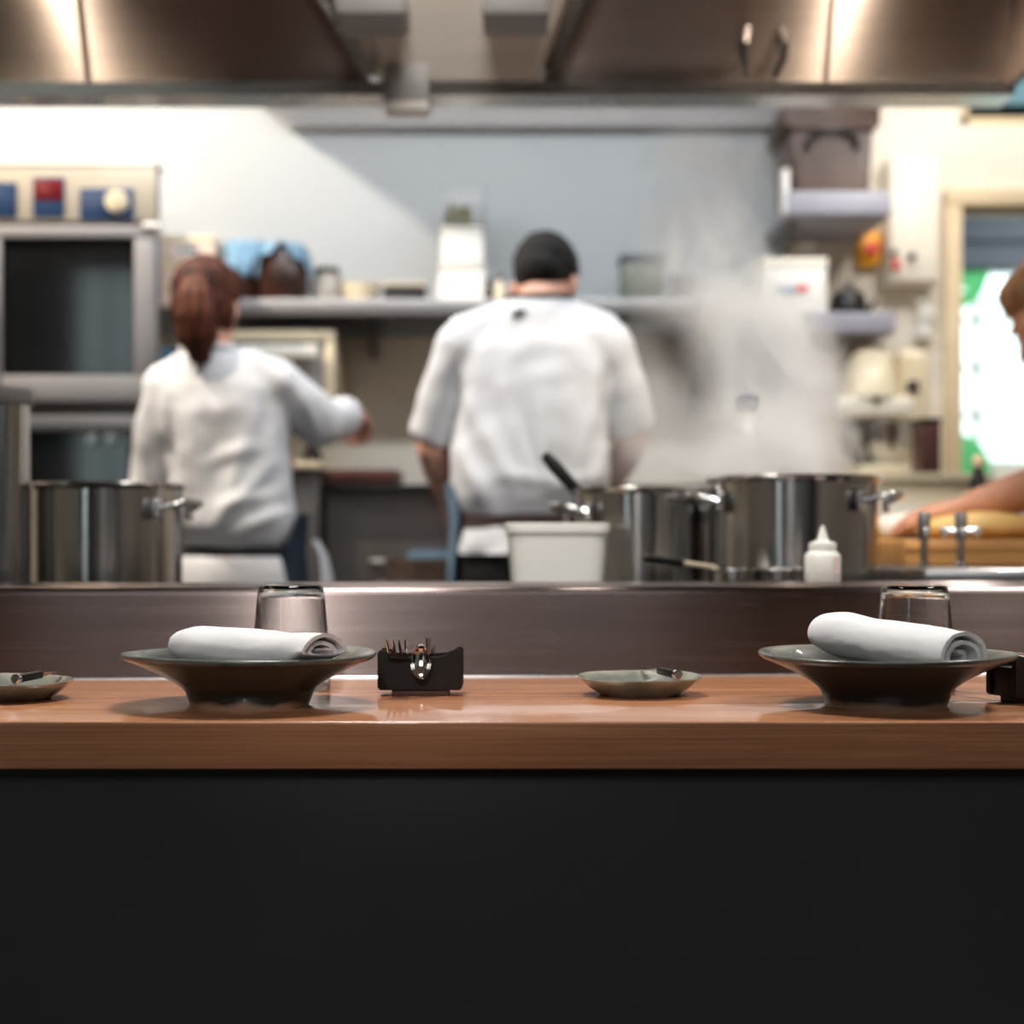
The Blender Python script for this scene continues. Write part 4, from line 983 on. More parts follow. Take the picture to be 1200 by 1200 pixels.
# tumblers standing upside down
def make_glass(loc, lab):
    q = thing('drinking_glass', lab, 'glass', loc, 0, 'upturned drinking glasses on the counter')
    H = 0.128
    prof = [(0.0464, 0.0), (0.0474, 0.0004), (0.0478, 0.0014), (0.0479, 0.010), (0.0466, 0.04), (0.0441, 0.075), (0.0409, 0.112), (0.0399, 0.120), (0.0386, 0.1255), (0.0362, H - 0.0003), (0.033, H), (0, H)]
    inner = [(0, H - 0.0055), (0.0335, H - 0.0055), (0.0362, H - 0.0065), (0.0378, H - 0.0100), (0.0386, H - 0.0180), (0.0422, 0.075), (0.0447, 0.04), (0.0461, 0.010), (0.0460, 0.0012), (0.0464, 0.0)]
    b = MB().lathe(prof + inner, seg=80)
    bmesh.ops.remove_doubles(b.bm, verts=b.bm.verts[:], dist=1e-6)
    b.build('tumbler', W['glass'], q, world=False, sharp=50)
    return q
gl = make_glass((at(341, 0, 2.0).x, 2.0, TZ), 'upturned clear glass behind the bowl with the level napkin roll')
dup(gl, (at(1072, 0, 1.985).x, 1.985, TZ), 0, 'upturned clear glass behind the right bowl')
# small dishes
def make_dish(loc, rz, lab):
    q = thing('small_dish', lab, 'dish', loc, rz, 'small grey green dishes with butter knives')
    prof = [(0, 0.002), (0.038, 0.002), (0.040, 0.0), (0.046, 0.0), (0.049, 0.004), (0.056, 0.010), (0.0645, 0.0175), (0.0705, 0.0245), (0.0725, 0.0275), (0.0718, 0.0290), (0.0695, 0.0282), (0.063, 0.0215), (0.054, 0.0135), (0.045, 0.0085), (0.02, 0.0065), (0, 0.006)]
    b = MB().lathe(prof, seg=80)
    for v in b.bm.verts:
        a = math.atan2(v.co.y, v.co.x); r = math.hypot(v.co.x, v.co.y)
        k = 1 + 0.008 * math.sin(2 * a + 0.5) + 0.004 * math.sin(3 * a + 2); v.co.x *= k; v.co.y *= k
        if r > 0.05: v.co.z += 0.0014 * math.sin(a + 0.4) + 0.0008 * math.sin(3 * a)
    for v in b.bm.verts: v.co.z *= 0.80
    b.build('body', W['dish'], q, world=False, sharp=60)
    return q
dA = make_dish((at(749, 0, 1.935).x, 1.935, TZ), 0.2, 'small grey green dish with dark butter knife, between cutlery block and right bowl')
dB = dup(dA, (at(11, 0, 1.885).x, 1.885, TZ), 1.6, 'small grey green dish with butter knife at the left edge of the counter')
def make_knife(p_end, p_back, lab):
    """butter knife: dark square handle with a steel end cap resting over the near rim, blade down in the dish"""
    q = thing('butter_knife', lab, 'knife', p_end, 0, 'butter knives laid across the small dishes')
    d = (p_back - p_end); L = d.length; d.normalize(); up = V(0, 0, 1)
    x = d.cross(up).normalized(); z = x.cross(d)
    M = Matrix((x, d, z)).transposed().to_4x4()
    def lo(b): b.xform(M); return b
    lo(MB().box((-0.0048, 0.006, -0.0042), (0.0048, 0.062, 0.0042), bevel=0.0018, seg=2)).build('handle', W['blackw'], q, world=False)
    lo(MB().tube([(0, 0.0065, 0), (0, 0.001, 0), (0, -0.001, 0)], [0.0058, 0.0058, 0.0040], 20)).build('end_cap', W['chrome'], q, world=False)
    b = MB().loft([[V(-0.001, 0.060, -0.003), V(0.001, 0.060, -0.003), V(0.001, 0.060, 0.003), V(-0.001, 0.060, 0.003)], [V(-0.007, L * 0.7, -0.0006), V(0.007, L * 0.7, -0.0006), V(0.007, L * 0.7, 0.0006), V(-0.007, L * 0.7, 0.0006)], [V(-0.002, L, -0.0004), V(0.002, L, -0.0004), V(0.002, L, 0.0004), V(-0.002, L, 0.0004)]])
    lo(b).build('blade', W['cutlery'], q, world=False)
    return q
cA, cB = dA.location, dB.location
make_knife(V(cA.x + 0.040, cA.y - 0.062, TZ + 0.0285), V(cA.x + 0.006, cA.y + 0.068, TZ + 0.0295), 'butter knife resting on the small dish between block and right bowl')
make_knife(V(cB.x + 0.027, cB.y - 0.069, TZ + 0.0285), V(cB.x + 0.048, cB.y + 0.055, TZ + 0.0295), 'butter knife resting on the small dish at the left edge')
# cutlery blocks
def make_block(loc, rz, lab):
    q = thing('cutlery_rest', lab, 'cutlery rest', loc, rz, 'black cutlery rests on the counter')
    def prof(f):
        P = [(-0.0465, 0.007), (0.0465, 0.007), (0.0495, 0.0105), (0.0495, 0.0520), (0.0470, 0.0550), (0.0420, 0.0545)]
        for k in range(9):
            u = k / 8; P.append((0.040 - 0.080 * u * 0.97, f + (0.0525 - f) * (2 * u - 1) ** 6))
        P += [(-0.0425, 0.0535), (-0.0470, 0.0535), (-0.0495, 0.0505), (-0.0495, 0.0100)]
        return P
    b = MB().prism(prof(0.0455), 'y', -0.026, -0.019)
    es = [e for e in b.bm.edges if abs(e.verts[0].co.y - e.verts[1].co.y) < 1e-6]
    bmesh.ops.bevel(b.bm, geom=es, offset=0.0012, segments=2, affect='EDGES')
    b.build('front_plate', W['blackw'], q, world=False)
    b = MB().prism(prof(0.0475), 'y', 0.019, 0.026)
    b.build('back_plate', W['blackw'], q, world=False)
    MB().box((-0.047, -0.0189, 0.007), (0.047, 0.0189, 0.040), bevel=0.001).build('core', W['blackw'], q, world=False)
    MB().box((-0.0335, -0.022, 0.0), (0.0335, 0.022, 0.0068), bevel=0.001).build('foot', W['wooddark'], q, world=False)
    return q
def make_fork(loc, rz, lab):
    q = thing('fork', lab, 'fork', loc, rz, 'forks laid across the cutlery rests')
    z0 = 0.0485
    b = MB(); rings = []
    for y, w, t, z in ((0.15, 0.006, 0.0012, 0), (0.12, 0.0075, 0.0013, 0.0), (0.06, 0.0045, 0.0016, 0.001), (0.01, 0.003, 0.0018, 0.002), (-0.012, 0.0045, 0.0020, 0.0005), (-0.024, 0.0105, 0.0028, -0.002), (-0.036, 0.0122, 0.0026, -0.0015), (-0.046, 0.0122, 0.0011, 0.003)):
        rings.append([V(w * math.cos(2 * PI * k / 16), y, z0 + z + t * math.sin(2 * PI * k / 16)) for k in range(16)])
    b.loft(rings).build('handle', W['cutlery'], q, world=False)
    for k in range(4):
        x = -0.0103 + 0.0069 * k
        MB().tube([(x, -0.045, z0 + 0.0026), (x, -0.058, z0 + 0.010), (x * 1.02, -0.070, z0 + 0.0165), (x * 1.04, -0.079, z0 + 0.0205)], [0.0018, 0.0017, 0.0014, 0.0006], 8).build('tine', W['cutlery'], q, world=False)
    return q
def make_spoon(loc, rz, lab):
    q = thing('spoon', lab, 'spoon', loc, rz, 'spoons laid across the cutlery rests')
    z0 = 0.0485
    b = MB(); rings = []
    for y, w, t, z in ((0.15, 0.006, 0.0012, 0), (0.12, 0.0075, 0.0013, 0.0), (0.06, 0.0045, 0.0016, 0.001), (0.01, 0.0028, 0.0018, 0.003), (-0.02, 0.0028, 0.0017, 0.008), (-0.032, 0.004, 0.0014, 0.009)):
        rings.append([V(w * math.cos(2 * PI * k / 14), y, z0 + z + t * math.sin(2 * PI * k / 14)) for k in range(14)])
    b.loft(rings).build('handle', W['cutlery'], q, world=False)
    b = MB(); n = 32; R = []
    for i, (u, dep) in enumerate(((1.0, 0.0), (0.9, -0.003), (0.7, -0.006), (0.45, -0.0082), (0.2, -0.0092))):
        R.append([V(0.0118 * u * math.cos(2 * PI * k / n) * (1 - 0.12 * math.sin(2 * PI * k / n)), 0.0215 * u * math.sin(2 * PI * k / n), dep) for k in range(n)])
    I = [[p + V(0, 0, 0.0011) for p in r] for r in R]
    b.loft(R, (False, True)); b.loft([R[0], I[0]], (False, False)); b.loft(I, (False, True))
    b.xform(Matrix.Translation(V(0, -0.0370, z0 - 0.0065)) @ Matrix.Rotation(math.radians(74), 4, 'X'))
    b.build('bowl', W['cutlery'], q, world=False, sharp=60)
    return q
def make_steak_knife(loc, rz, lab):
    q = thing('table_knife', lab, 'knife', loc, rz, 'knives laid across the cutlery rests')
    z0 = 0.0485
    b = MB().box((-0.0007, -0.04, z0), (0.0007, 0.05, z0 + 0.016)); b.build('blade', W['cutlery'], q, world=False)
    for v in q.children[0].data.vertices:
        if v.co.y < 0 and v.co.z > z0 + 0.001: v.co.z += 0.004
    MB().box((-0.0012, 0.05, z0 - 0.012), (0.0012, 0.15, z0 + 0.002), bevel=0.0005).build('handle', W['cutlery'], q, world=False)
    return q
c = at(493.5, 0, 1.945)
blk = make_block((c.x, 1.945, TZ), 0.0, 'black cutlery rest with fork and spoon between the left bowl and a small dish')
fo = make_fork((c.x - 0.0245, 1.945, TZ), 0.0, 'fork with upturned tines on the black rest beside the left bowl')
sp = make_spoon((c.x + 0.002, 1.945, TZ), 0.0, 'spoon hanging bowl first over the black rest beside the left bowl')
kn = make_steak_knife((c.x + 0.0085, 1.945, TZ), 0.0, 'knife lying behind the spoon on the black rest')
c2 = V(at(1222, 0, 1.84).x, 1.86, TZ)
dup(blk, c2, 0.35, 'black cutlery rest at the right edge of the counter')
R2 = RZ(0.35)
dup(fo, c2 + R2 @ V(-0.019, 0, 0), 0.35, 'fork on the black rest at the right edge of the counter')
dup(sp, c2 + R2 @ V(0.010, 0, 0), 0.35, 'spoon on the black rest at the right edge of the counter')

# ================================================================== PEOPLE
def add_head(mb, M, k=1.0):
    """head: forward +X, up +Z, origin between the ears; M places it"""
    h = MB()
    E = lambda c, r, rot=None, sub=3: h.ell(V(*c) * k, V(*r) * k, rot, sub)
    E((-0.012, 0, 0.030), (0.096, 0.074, 0.086), None, 4)          # cranium
    E((0.030, 0, -0.030), (0.060, 0.063, 0.082))                    # face
    E((0.040, 0, -0.086), (0.044, 0.046, 0.034))                    # jaw
    E((0.072, 0, -0.103), (0.016, 0.020, 0.015), None, 2)           # chin
    for s in (-1, 1):
        E((0.058, s * 0.036, -0.034), (0.027, 0.024, 0.024), None, 2)   # cheek
        E((0.076, s * 0.028, 0.016), (0.018, 0.024, 0.010), None, 2)    # brow
        E((-0.008, s * 0.077, -0.018), (0.018, 0.009, 0.031), RZ(-s * 0.35), 2)  # ear
        E((0.092, s * 0.010, -0.044), (0.012, 0.009, 0.009), None, 2)   # nostril
    h.tube([V(0.080, 0, 0.010) * k, V(0.094, 0, -0.018) * k, V(0.106, 0, -0.040) * k], [0.010 * k, 0.011 * k, 0.013 * k], 10)
    E((0.104, 0, -0.041), (0.013, 0.012, 0.010), None, 2)
    E((0.083, 0, -0.066), (0.012, 0.022, 0.006), None, 2); E((0.081, 0, -0.077), (0.012, 0.019, 0.007), None, 2)
    h.xform(M)
    me = bpy.data.meshes.new('t'); h.bm.to_mesh(me); h.bm.free(); mb.bm.from_mesh(me); bpy.data.meshes.remove(me)

def head_matrix(c, fwd, up=(0, 0, 1)):
    f = Vector(fwd).normalized(); y = Vector(up).cross(f).normalized(); z = f.cross(y)
    M = Matrix((f, y, z)).transposed().to_4x4(); M.translation = Vector(c); return M

def add_hand(mb, wrist, d, back, side, curl=0.5, k=1.0, spread=1.0):
    """palm, four unequal fingers bent at the knuckles and a thumb leaving the side of the palm; side: +1/-1 thumb side"""
    d = Vector(d).normalized(); b = Vector(back); b = (b - d * b.dot(d)).normalized(); s = d.cross(b) * side
    w = Vector(wrist)
    mb.limb([w - d * 0.02, w + d * 0.012], [0.026 * k, 0.026 * k], flat=0.8)
    for o in (-0.026, -0.009, 0.009, 0.026):
        mb.limb([w + d * 0.01 * k + s * o * 0.6 * k, w + d * 0.05 * k + s * o * k, w + d * 0.088 * k + s * o * 1.05 * k], [0.015 * k, 0.0145 * k, 0.0115 * k], 10)
    for o, L in ((0.030, 0.070), (0.0105, 0.080), (-0.0105, 0.074), (-0.030, 0.058)):
        p = w + d * 0.088 * k + s * o * 1.05 * k; pts = [p - d * 0.02 * k]; rs = [0.0105 * k]
        a = curl * 0.55; dirv = (d + s * o * 1.6 * spread).normalized()
        for seg, f in enumerate((0.42, 0.32, 0.26)):
            dd = dirv * math.cos(a) - b * math.sin(a); p = p + dd * L * f * k
            pts.append(p.copy()); rs.append((0.0095, 0.0087, 0.0076)[seg] * k); a += curl * 0.7
        mb.limb(pts, rs, 10)
    p = w + d * 0.022 * k + s * 0.026 * k
    t1 = p + (d * 0.55 + s * 0.8 - b * 0.25).normalized() * 0.040 * k
    t2 = t1 + (d * 0.85 + s * 0.35 - b * 0.35).normalized() * 0.030 * k
    t3 = t2 + (d * 0.95 + s * 0.05 - b * 0.35).normalized() * 0.024 * k
    mb.limb([p - d * 0.005, t1, t2, t3], [0.0145 * k, 0.0115 * k, 0.0100 * k, 0.0085 * k], 10)

def oval(c, rx, ry, n=36, p=2.3):
    r = []
    for k in range(n):
        a = 2 * PI * k / n; c_, s_ = math.cos(a), math.sin(a)
        r.append(V(c[0] + rx * math.copysign(abs(c_) ** (2 / p), c_), c[1] + ry * math.copysign(abs(s_) ** (2 / p), s_), c[2]))
    return r

def torso(mb, rows, grow=0.0):
    mb.loft([oval((x, y, z), rx + grow, ry + grow) for (z, x, y, rx, ry) in rows])

def legs(mb, hips, feet, top, r=(0.085, 0.058, 0.045), z_low=0.08):
    for hp_, ft in zip(hips, feet):
        kn = (hp_ + ft) / 2 + V(0, 0.015, 0.02)
        mb.limb([hp_ + V(0, 0, top), hp_, kn, V(ft.x, ft.y, z_low)], [r[0], r[0], r[1], r[2]], 18)

def make_shoes(q, feet, toe):
    for ft in feet:
        b = MB(); d = Vector(toe).normalized()
        b.limb([ft - d * 0.05 + V(0, 0, 0.05), ft + d * 0.05 + V(0, 0, 0.045), ft + d * 0.15 + V(0, 0, 0.032)], [0.048, 0.044, 0.036], 14)
        b.limb([ft - d * 0.04 + V(0, 0, 0.10), ft - d * 0.04 + V(0, 0, 0.05)], [0.045, 0.048], 14)
        for v in b.bm.verts: v.co.z = max(v.co.z, 0.004)
        b.organic('shoe', W['shoe'], q, 0.008, 3)

def eyes(q, M, k=1.0):
    for s in (-1, 1):
        c = M @ (V(0.0735, s * 0.030, -0.002) * k)
        e = MB().ell(c, 0.0125 * k, sub=3).build('eye', W['eye'], q)
        MB().ell(M @ (V(0.083, s * 0.0305, -0.003) * k), 0.0055 * k, sub=2).build('iris', W['iris'], e)

# ------------------------------------------------------------------ man cook
PYm = 3.88
q = man = thing('person', 'man cook seen from behind in a white short sleeved shirt, head bowed over his work', 'person', (0.04, PYm, 0))
hm = head_matrix((0.082, PYm + 0.075, 1.596), (0.30, 0.76, -0.58), (0.16, 0.52, 0.8))
b = MB(); add_head(b, hm)
b.limb([V(0.058, PYm + 0.0, 1.50), V(0.068, PYm + 0.025, 1.55), V(0.078, PYm + 0.06, 1.585)], [0.066, 0.060, 0.060], 18)
body_rows = [(0.84, 0.035, PYm, 0.145, 0.10), (1.04, 0.036, PYm, 0.140, 0.095), (1.20, 0.044, PYm, 0.15, 0.10), (1.36, 0.05, PYm, 0.165, 0.105), (1.45, 0.053, PYm, 0.155, 0.085), (1.51, 0.056, PYm, 0.09, 0.06)]
torso(b, body_rows)
sL, eL, wL = V(-0.122, PYm, 1.432), V(-0.190, PYm + 0.055, 1.205), V(-0.158, PYm + 0.20, 1.085)
sR, eR, wR = V(0.226, PYm, 1.438), V(0.288, PYm + 0.06, 1.225), V(0.245, PYm + 0.23, 1.120)
for s_, e_, w_ in ((sL, eL, wL), (sR, eR, wR)): b.limb([s_, s_.lerp(e_, 0.5), e_, e_.lerp(w_, 0.4), w_], [0.055, 0.048, 0.041, 0.040, 0.028], 16)
add_hand(b, wL, V(0.25, 0.75, -0.5), V(-0.3, 0.3, 0.9), 1, 0.7)
add_hand(b, wR, V(-0.35, 0.8, -0.35), V(0.2, 0.3, 0.9), -1, 0.7)
fm = [V(-0.06, PYm, 0), V(0.15, PYm + 0.02, 0)]; hips = [V(-0.045, PYm, 0.86), V(0.118, PYm, 0.86)]
legs(b, hips, fm, 0.06, (0.075, 0.05, 0.038))
b.organic('body', W['skin'], q, 0.006, 4)
eyes(q, hm)
# hair: short cropped cap
def hair_cap(q, M, m, cells, k=1.0, voxel=0.006, amp=0.003, freq=60, name='hair', seed=1.0):
    b = MB()
    for c, r in cells: b.ell(V(*c) * k, V(*r) * k, None, 4)
    b.xform(M)
    return b.organic(name, m, q, voxel, 2, lambda co, n: amp * ncl(co, freq, seed))
hair_cap(q, hm, W['hair_d'], [((-0.020, 0, 0.036), (0.095, 0.079, 0.088)), ((-0.055, 0, -0.005), (0.056, 0.063, 0.058)), ((0.03, 0, 0.062), (0.058, 0.060, 0.056))])
# shirt
rows = [(1.028, 0.036, PYm, 0.150, 0.108), (1.050, 0.036, PYm, 0.168, 0.126), (1.085, 0.038, PYm - 0.005, 0.184, 0.142), (1.13, 0.040, PYm - 0.006, 0.188, 0.146), (1.25, 0.046, PYm - 0.004, 0.182, 0.140), (1.36, 0.052, PYm, 0.186, 0.132), (1.43, 0.054, PYm, 0.182, 0.112), (1.485, 0.055, PYm + 0.002, 0.135, 0.090), (1.525, 0.057, PYm + 0.008, 0.098, 0.077), (1.552, 0.062, PYm + 0.018, 0.076, 0.070)]
b = MB(); torso(b, rows)
b.tube([sL + V(0.06, 0, 0.010), sL + V(0.012, 0, 0.0), sL.lerp(eL, 0.45), eL + V(0.0, 0.002, 0.018)], [0.075, 0.076, 0.068, 0.060], 24)
b.tube([sR + V(-0.06, 0, 0.010), sR + V(-0.012, 0, 0.0), sR.lerp(eR, 0.45), eR + V(0.0, 0.002, 0.022)], [0.075, 0.076, 0.068, 0.060], 24)
b.ell(sL + V(0.012, 0, 0), 0.074); b.ell(sR + V(-0.012, 0, 0), 0.074)
b.tube([sL + V(0.0, 0, 0.012), V(0.0, PYm + 0.004, 1.484), V(0.058, PYm + 0.008, 1.497), V(0.115, PYm + 0.004, 1.488), sR + V(0, 0, 0.012)], [0.066, 0.068, 0.066, 0.068, 0.066], 24)
def ridge(x, z, ax, az, bx, bz, w, amp):
    """fold along a segment in the x-z plane of the back"""
    dx, dz = bx - ax, bz - az; L2 = dx * dx + dz * dz
    t = ((x - ax) * dx + (z - az) * dz) / L2
    tt = min(1, max(0, t)); ddx, ddz = x - ax - dx * tt, z - az - dz * tt
    dist = math.hypot(ddx, ddz)
    return amp * math.exp(-(dist / w) ** 2) * (0.35 + 0.65 * math.sin(PI * min(1, max(0.0, tt))))
folds_m = [(-0.10, 1.30, 0.02, 1.08, 0.022, 0.010), (-0.02, 1.33, 0.05, 1.09, 0.020, 0.010), (0.07, 1.30, 0.09, 1.10, 0.020, 0.008), (0.19, 1.30, 0.12, 1.09, 0.024, 0.010), (-0.12, 1.20, -0.05, 1.06, 0.020, 0.012), (0.20, 1.18, 0.17, 1.07, 0.02, 0.010), (-0.13, 1.38, -0.12, 1.22, 0.016, -0.012), (0.225, 1.38, 0.215, 1.22, 0.016, -0.012), (-0.02, 1.13, 0.10, 1.115, 0.018, 0.009), (0.08, 1.10, 0.19, 1.13, 0.016, 0.008)]
def disp_m(co, n):
    low = min(1, max(0, (1.42 - co.z) / 0.3))
    w = 0.009 * low * ncl((co.x * 9 + co.z * 2.5, co.y * 9, co.z * 2.6), 1.0, 3.3) + 0.004 * ncl(co, 17, 1.1)
    if co.y < PYm + 0.02:
        for f in folds_m: w += ridge(co.x, co.z, *f)
    return w
shirt = b.organic('shirt', W['cloth'], q, 0.007, 14, disp_m)
def surf_y(o, x, z):
    l = o.parent.location if o.parent else V(0, 0, 0)
    return min((v.co.y + l.y for v in o.data.vertices if abs(v.co.x + l.x - x) < 0.012 and abs(v.co.z + l.z - z) < 0.012), default=l.y)
# collar band, small dark emblem on the upper back
b = MB().tube([V(0.062 + 0.0755 * math.cos(2 * PI * k / 36), PYm + 0.018 + 0.0695 * math.sin(2 * PI * k / 36), 1.556 + 0.004 * math.sin(2 * PI * k / 36)) for k in range(36)], 0.0075, 8, closed=True)
b.build('collar', W['ink'], q)
c = at(607, 366, PYm - 0.10)
b = MB().ell((0, 0, 0.001), (0.017, 0.004, 0.007), RY(-0.35), 3).ell((0.012, 0, 0.007), (0.008, 0.004, 0.006), None, 2).ell((-0.011, 0, -0.006), (0.009, 0.004, 0.005), RY(0.4), 2).ell((-0.002, 0, 0.009), (0.006, 0.004, 0.004), RY(0.7), 2)
b.xform(Matrix.Translation(V(c.x, surf_y(shirt, c.x, c.z) - 0.001, c.z)) @ Matrix.Rotation(-0.42, 4, 'X')); emb = b.build('emblem', W['ink'], q); emb['label'] = 'small dark emblem printed between the shoulders'
# trousers, sash, shirt tail and apron
b = MB(); torso(b, [(0.80, 0.036, PYm, 0.155, 0.112), (0.90, 0.036, PYm, 0.162, 0.118), (1.02, 0.036, PYm, 0.152, 0.108)]); legs(b, hips, fm, 0.0, (0.092, 0.072, 0.062), 0.07)
b.organic('trousers', W['trous'], q, 0.009, 4, lambda co, n: 0.004 * ncl(co, 12, 2.2))
b = MB().loft([oval((0.036, PYm, z), 0.160 + g, 0.120 + g, 48) for z, g in ((1.000, -0.004), (1.004, 0.002), (1.020, 0.003), (1.040, 0.003), (1.044, -0.004))], (False, False)); b.build('sash', W['brownband'], q)
def drape(q, name, m, cx, cy, rx, ry, a0, a1, rows, nseg=28, th=0.006, fold=0.004, ff=9, lab=None):
    """cloth hanging around the hips: rows = (z, grow, a0 shift, a1 shift)"""
    rings = []
    for i, (z, g, s0, s1) in enumerate(rows):
        out, inn = [], []
        for k in range(nseg):
            u = k / (nseg - 1); a = (a0 + s0) + (a1 + s1 - a0 - s0) * u
            w = fold * math.sin(u * ff + i * 0.5) * (i / len(rows))
            for lst, o in ((out, th), (inn, 0)):
                lst.append(V(cx + (rx + g + w + o) * math.cos(a), cy + (ry + g + w + o) * math.sin(a), z))
        rings.append(out + inn[::-1])
    o = MB().loft(rings).build(name, m, q, sharp=60)
    if lab: o['label'] = lab
    return o
drape(q, 'apron', W['denim'], 0.036, PYm, 0.170, 0.130, PI - 1.9, PI + 0.42, [(1.115, 0.02, 0, 0.0), (1.05, 0.008, 0, 0.05), (1.0, 0.006, 0, -0.02), (0.92, 0.012, 0, -0.1), (0.8, 0.02, 0, -0.16), (0.6, 0.03, 0, -0.2)], lab='blue grey denim apron edge')
drape(q, 'shirt_tail', W['cloth'], 0.036, PYm, 0.160, 0.121, PI + 0.52, PI + 2.0, [(1.015, 0.0, 0, 0), (0.985, 0.010, 0.0, 0.0), (0.962, 0.012, -0.05, -0.25), (0.952, 0.011, 0.0, -0.5)], fold=0.006, lab='white shirt tail below the sash')
make_shoes(q, fm, (0, 1, 0))

# ------------------------------------------------------------------ woman cook
PYw = 3.86
q = woman = thing('person', 'woman cook seen from behind with auburn ponytail and white long sleeved jacket', 'person', (-0.66, PYw, 0))
hw_ = head_matrix((-0.722, PYw + 0.035, 1.535), (0.10, 0.93, -0.28), (0.03, 0.25, 0.95))
b = MB(); add_head(b, hw_, 0.94)
b.limb([V(-0.705, PYw, 1.38), V(-0.712, PYw + 0.012, 1.44), V(-0.720, PYw + 0.03, 1.50)], [0.056, 0.050, 0.050], 18)
rows = [(0.82, -0.64, PYw, 0.135, 0.098), (0.98, -0.64, PYw, 0.115, 0.085), (1.15, -0.665, PYw, 0.125, 0.09), (1.28, -0.68, PYw, 0.14, 0.092), (1.35, -0.688, PYw, 0.135, 0.075), (1.40, -0.70, PYw, 0.08, 0.055)]
torso(b, rows)
sL, eL, wL = V(-0.812, PYw, 1.335), V(-0.852, PYw + 0.03, 1.095), V(-0.66, PYw + 0.20, 1.20)
sR, eR, wR = V(-0.545, PYw, 1.345), V(-0.455, PYw + 0.07, 1.262), V(-0.385, PYw + 0.18, 1.295)
for s_, e_, w_ in ((sL, eL, wL), (sR, eR, wR)): b.limb([s_, s_.lerp(e_, 0.5), e_, e_.lerp(w_, 0.5), w_], [0.046, 0.04, 0.035, 0.032, 0.024], 16)
add_hand(b, wL, V(0.9, 0.35, 0.05), V(0, -0.3, 0.95), -1, 0.8, 0.92)
add_hand(b, wR, V(0.02, 0.95, -0.2), V(0.2, 0.3, 0.9), -1, 0.9, 0.9)
fwm = [V(-0.73, PYw, 0), V(-0.55, PYw + 0.02, 0)]; hipw = [V(-0.712, PYw, 0.84), V(-0.568, PYw, 0.84)]
legs(b, hipw, fwm, 0.05, (0.072, 0.048, 0.036))
b.organic('body', W['skin'], q, 0.006, 4)
eyes(q, hw_, 0.94)
# hair gathered in a ponytail
b = MB()
for c, r in (((-0.018, 0, 0.034), (0.098, 0.083, 0.090)), ((-0.05, 0, -0.010), (0.060, 0.072, 0.070)), ((0.025, 0, 0.060), (0.062, 0.066, 0.060)), ((-0.02, 0.052, -0.02), (0.045, 0.030, 0.05)), ((-0.02, -0.052, -0.02), (0.045, 0.030, 0.05))): b.ell(V(*c) * 0.95, V(*r) * 0.95, None, 4)
b.xform(hw_)
def disp_h(co, n):
    a = math.atan2(co.x + 0.722, -(co.y - PYw)); return 0.0035 * math.sin(a * 34 + 5 * co.z * 3) * 0.6 + 0.004 * ncl((co.x * 55, co.y * 55, co.z * 9), 1.0, 2.0)
b.organic('hair', W['hair_r'], q, 0.006, 2, disp_h)
pt = [V(-0.724, PYw - 0.066, 1.575), V(-0.724, PYw - 0.088, 1.568), V(-0.724, PYw - 0.104, 1.54), V(-0.722, PYw - 0.104, 1.50), V(-0.718, PYw - 0.098, 1.45), V(-0.714, PYw - 0.092, 1.405)]
b = MB().limb(pt, [0.024, 0.030, 0.038, 0.046, 0.044, 0.024], 18)
b.organic('ponytail', W['hair_r'], q, 0.006, 2, lambda co, n: 0.0035 * math.sin(math.atan2(co.x + 0.72, -(co.y - PYw + 0.05)) * 22 + co.z * 20) + 0.004 * ncl((co.x * 60, co.y * 60, co.z * 9), 1.0, 4.0))
MB().tube([V(-0.724 + 0.027 * math.cos(2 * PI * k / 20), PYw - 0.080, 1.571 + 0.027 * math.sin(2 * PI * k / 20)) for k in range(20)], 0.006, 8, closed=True).build('hair_tie', W['hair_d'], q)
# jacket
rows = [(0.962, -0.632, PYw, 0.122, 0.098), (0.985, -0.640, PYw, 0.142, 0.116), (1.02, -0.648, PYw - 0.004, 0.150, 0.124), (1.08, -0.656, PYw - 0.004, 0.146, 0.118), (1.18, -0.668, PYw, 0.148, 0.112), (1.28, -0.680, PYw, 0.160, 0.110), (1.34, -0.685, PYw, 0.160, 0.094), (1.382, -0.694, PYw, 0.118, 0.078), (1.405, -0.702, PYw + 0.002, 0.085, 0.068), (1.428, -0.708, PYw + 0.008, 0.066, 0.061)]
b = MB(); torso(b, rows)
b.tube([sL + V(0.06, 0, 0.012), sL + V(0.008, 0, 0.004), sL.lerp(eL, 0.5), eL, eL.lerp(wL, 0.35), eL.lerp(wL, 0.85)], [0.060, 0.064, 0.058, 0.056, 0.05, 0.040], 22)
b.tube([sR + V(-0.06, 0, 0.008), sR + V(-0.008, 0, 0.002), sR.lerp(eR, 0.5), eR, eR.lerp(wR, 0.45), eR.lerp(wR, 0.88)], [0.060, 0.064, 0.062, 0.060, 0.052, 0.043], 22)
b.tube([sL + V(0.0, 0, 0.010), V(-0.765, PYw + 0.003, 1.372), V(-0.705, PYw + 0.006, 1.385), V(-0.63, PYw + 0.003, 1.378), sR + V(0, 0, 0.008)], [0.056, 0.054, 0.052, 0.055, 0.056], 24)
b.ell(sL + V(0.008, 0, 0.004), 0.064); b.ell(sR + V(-0.008, 0, 0.002), 0.064); b.ell(eR, 0.060); b.ell(eL, 0.056)
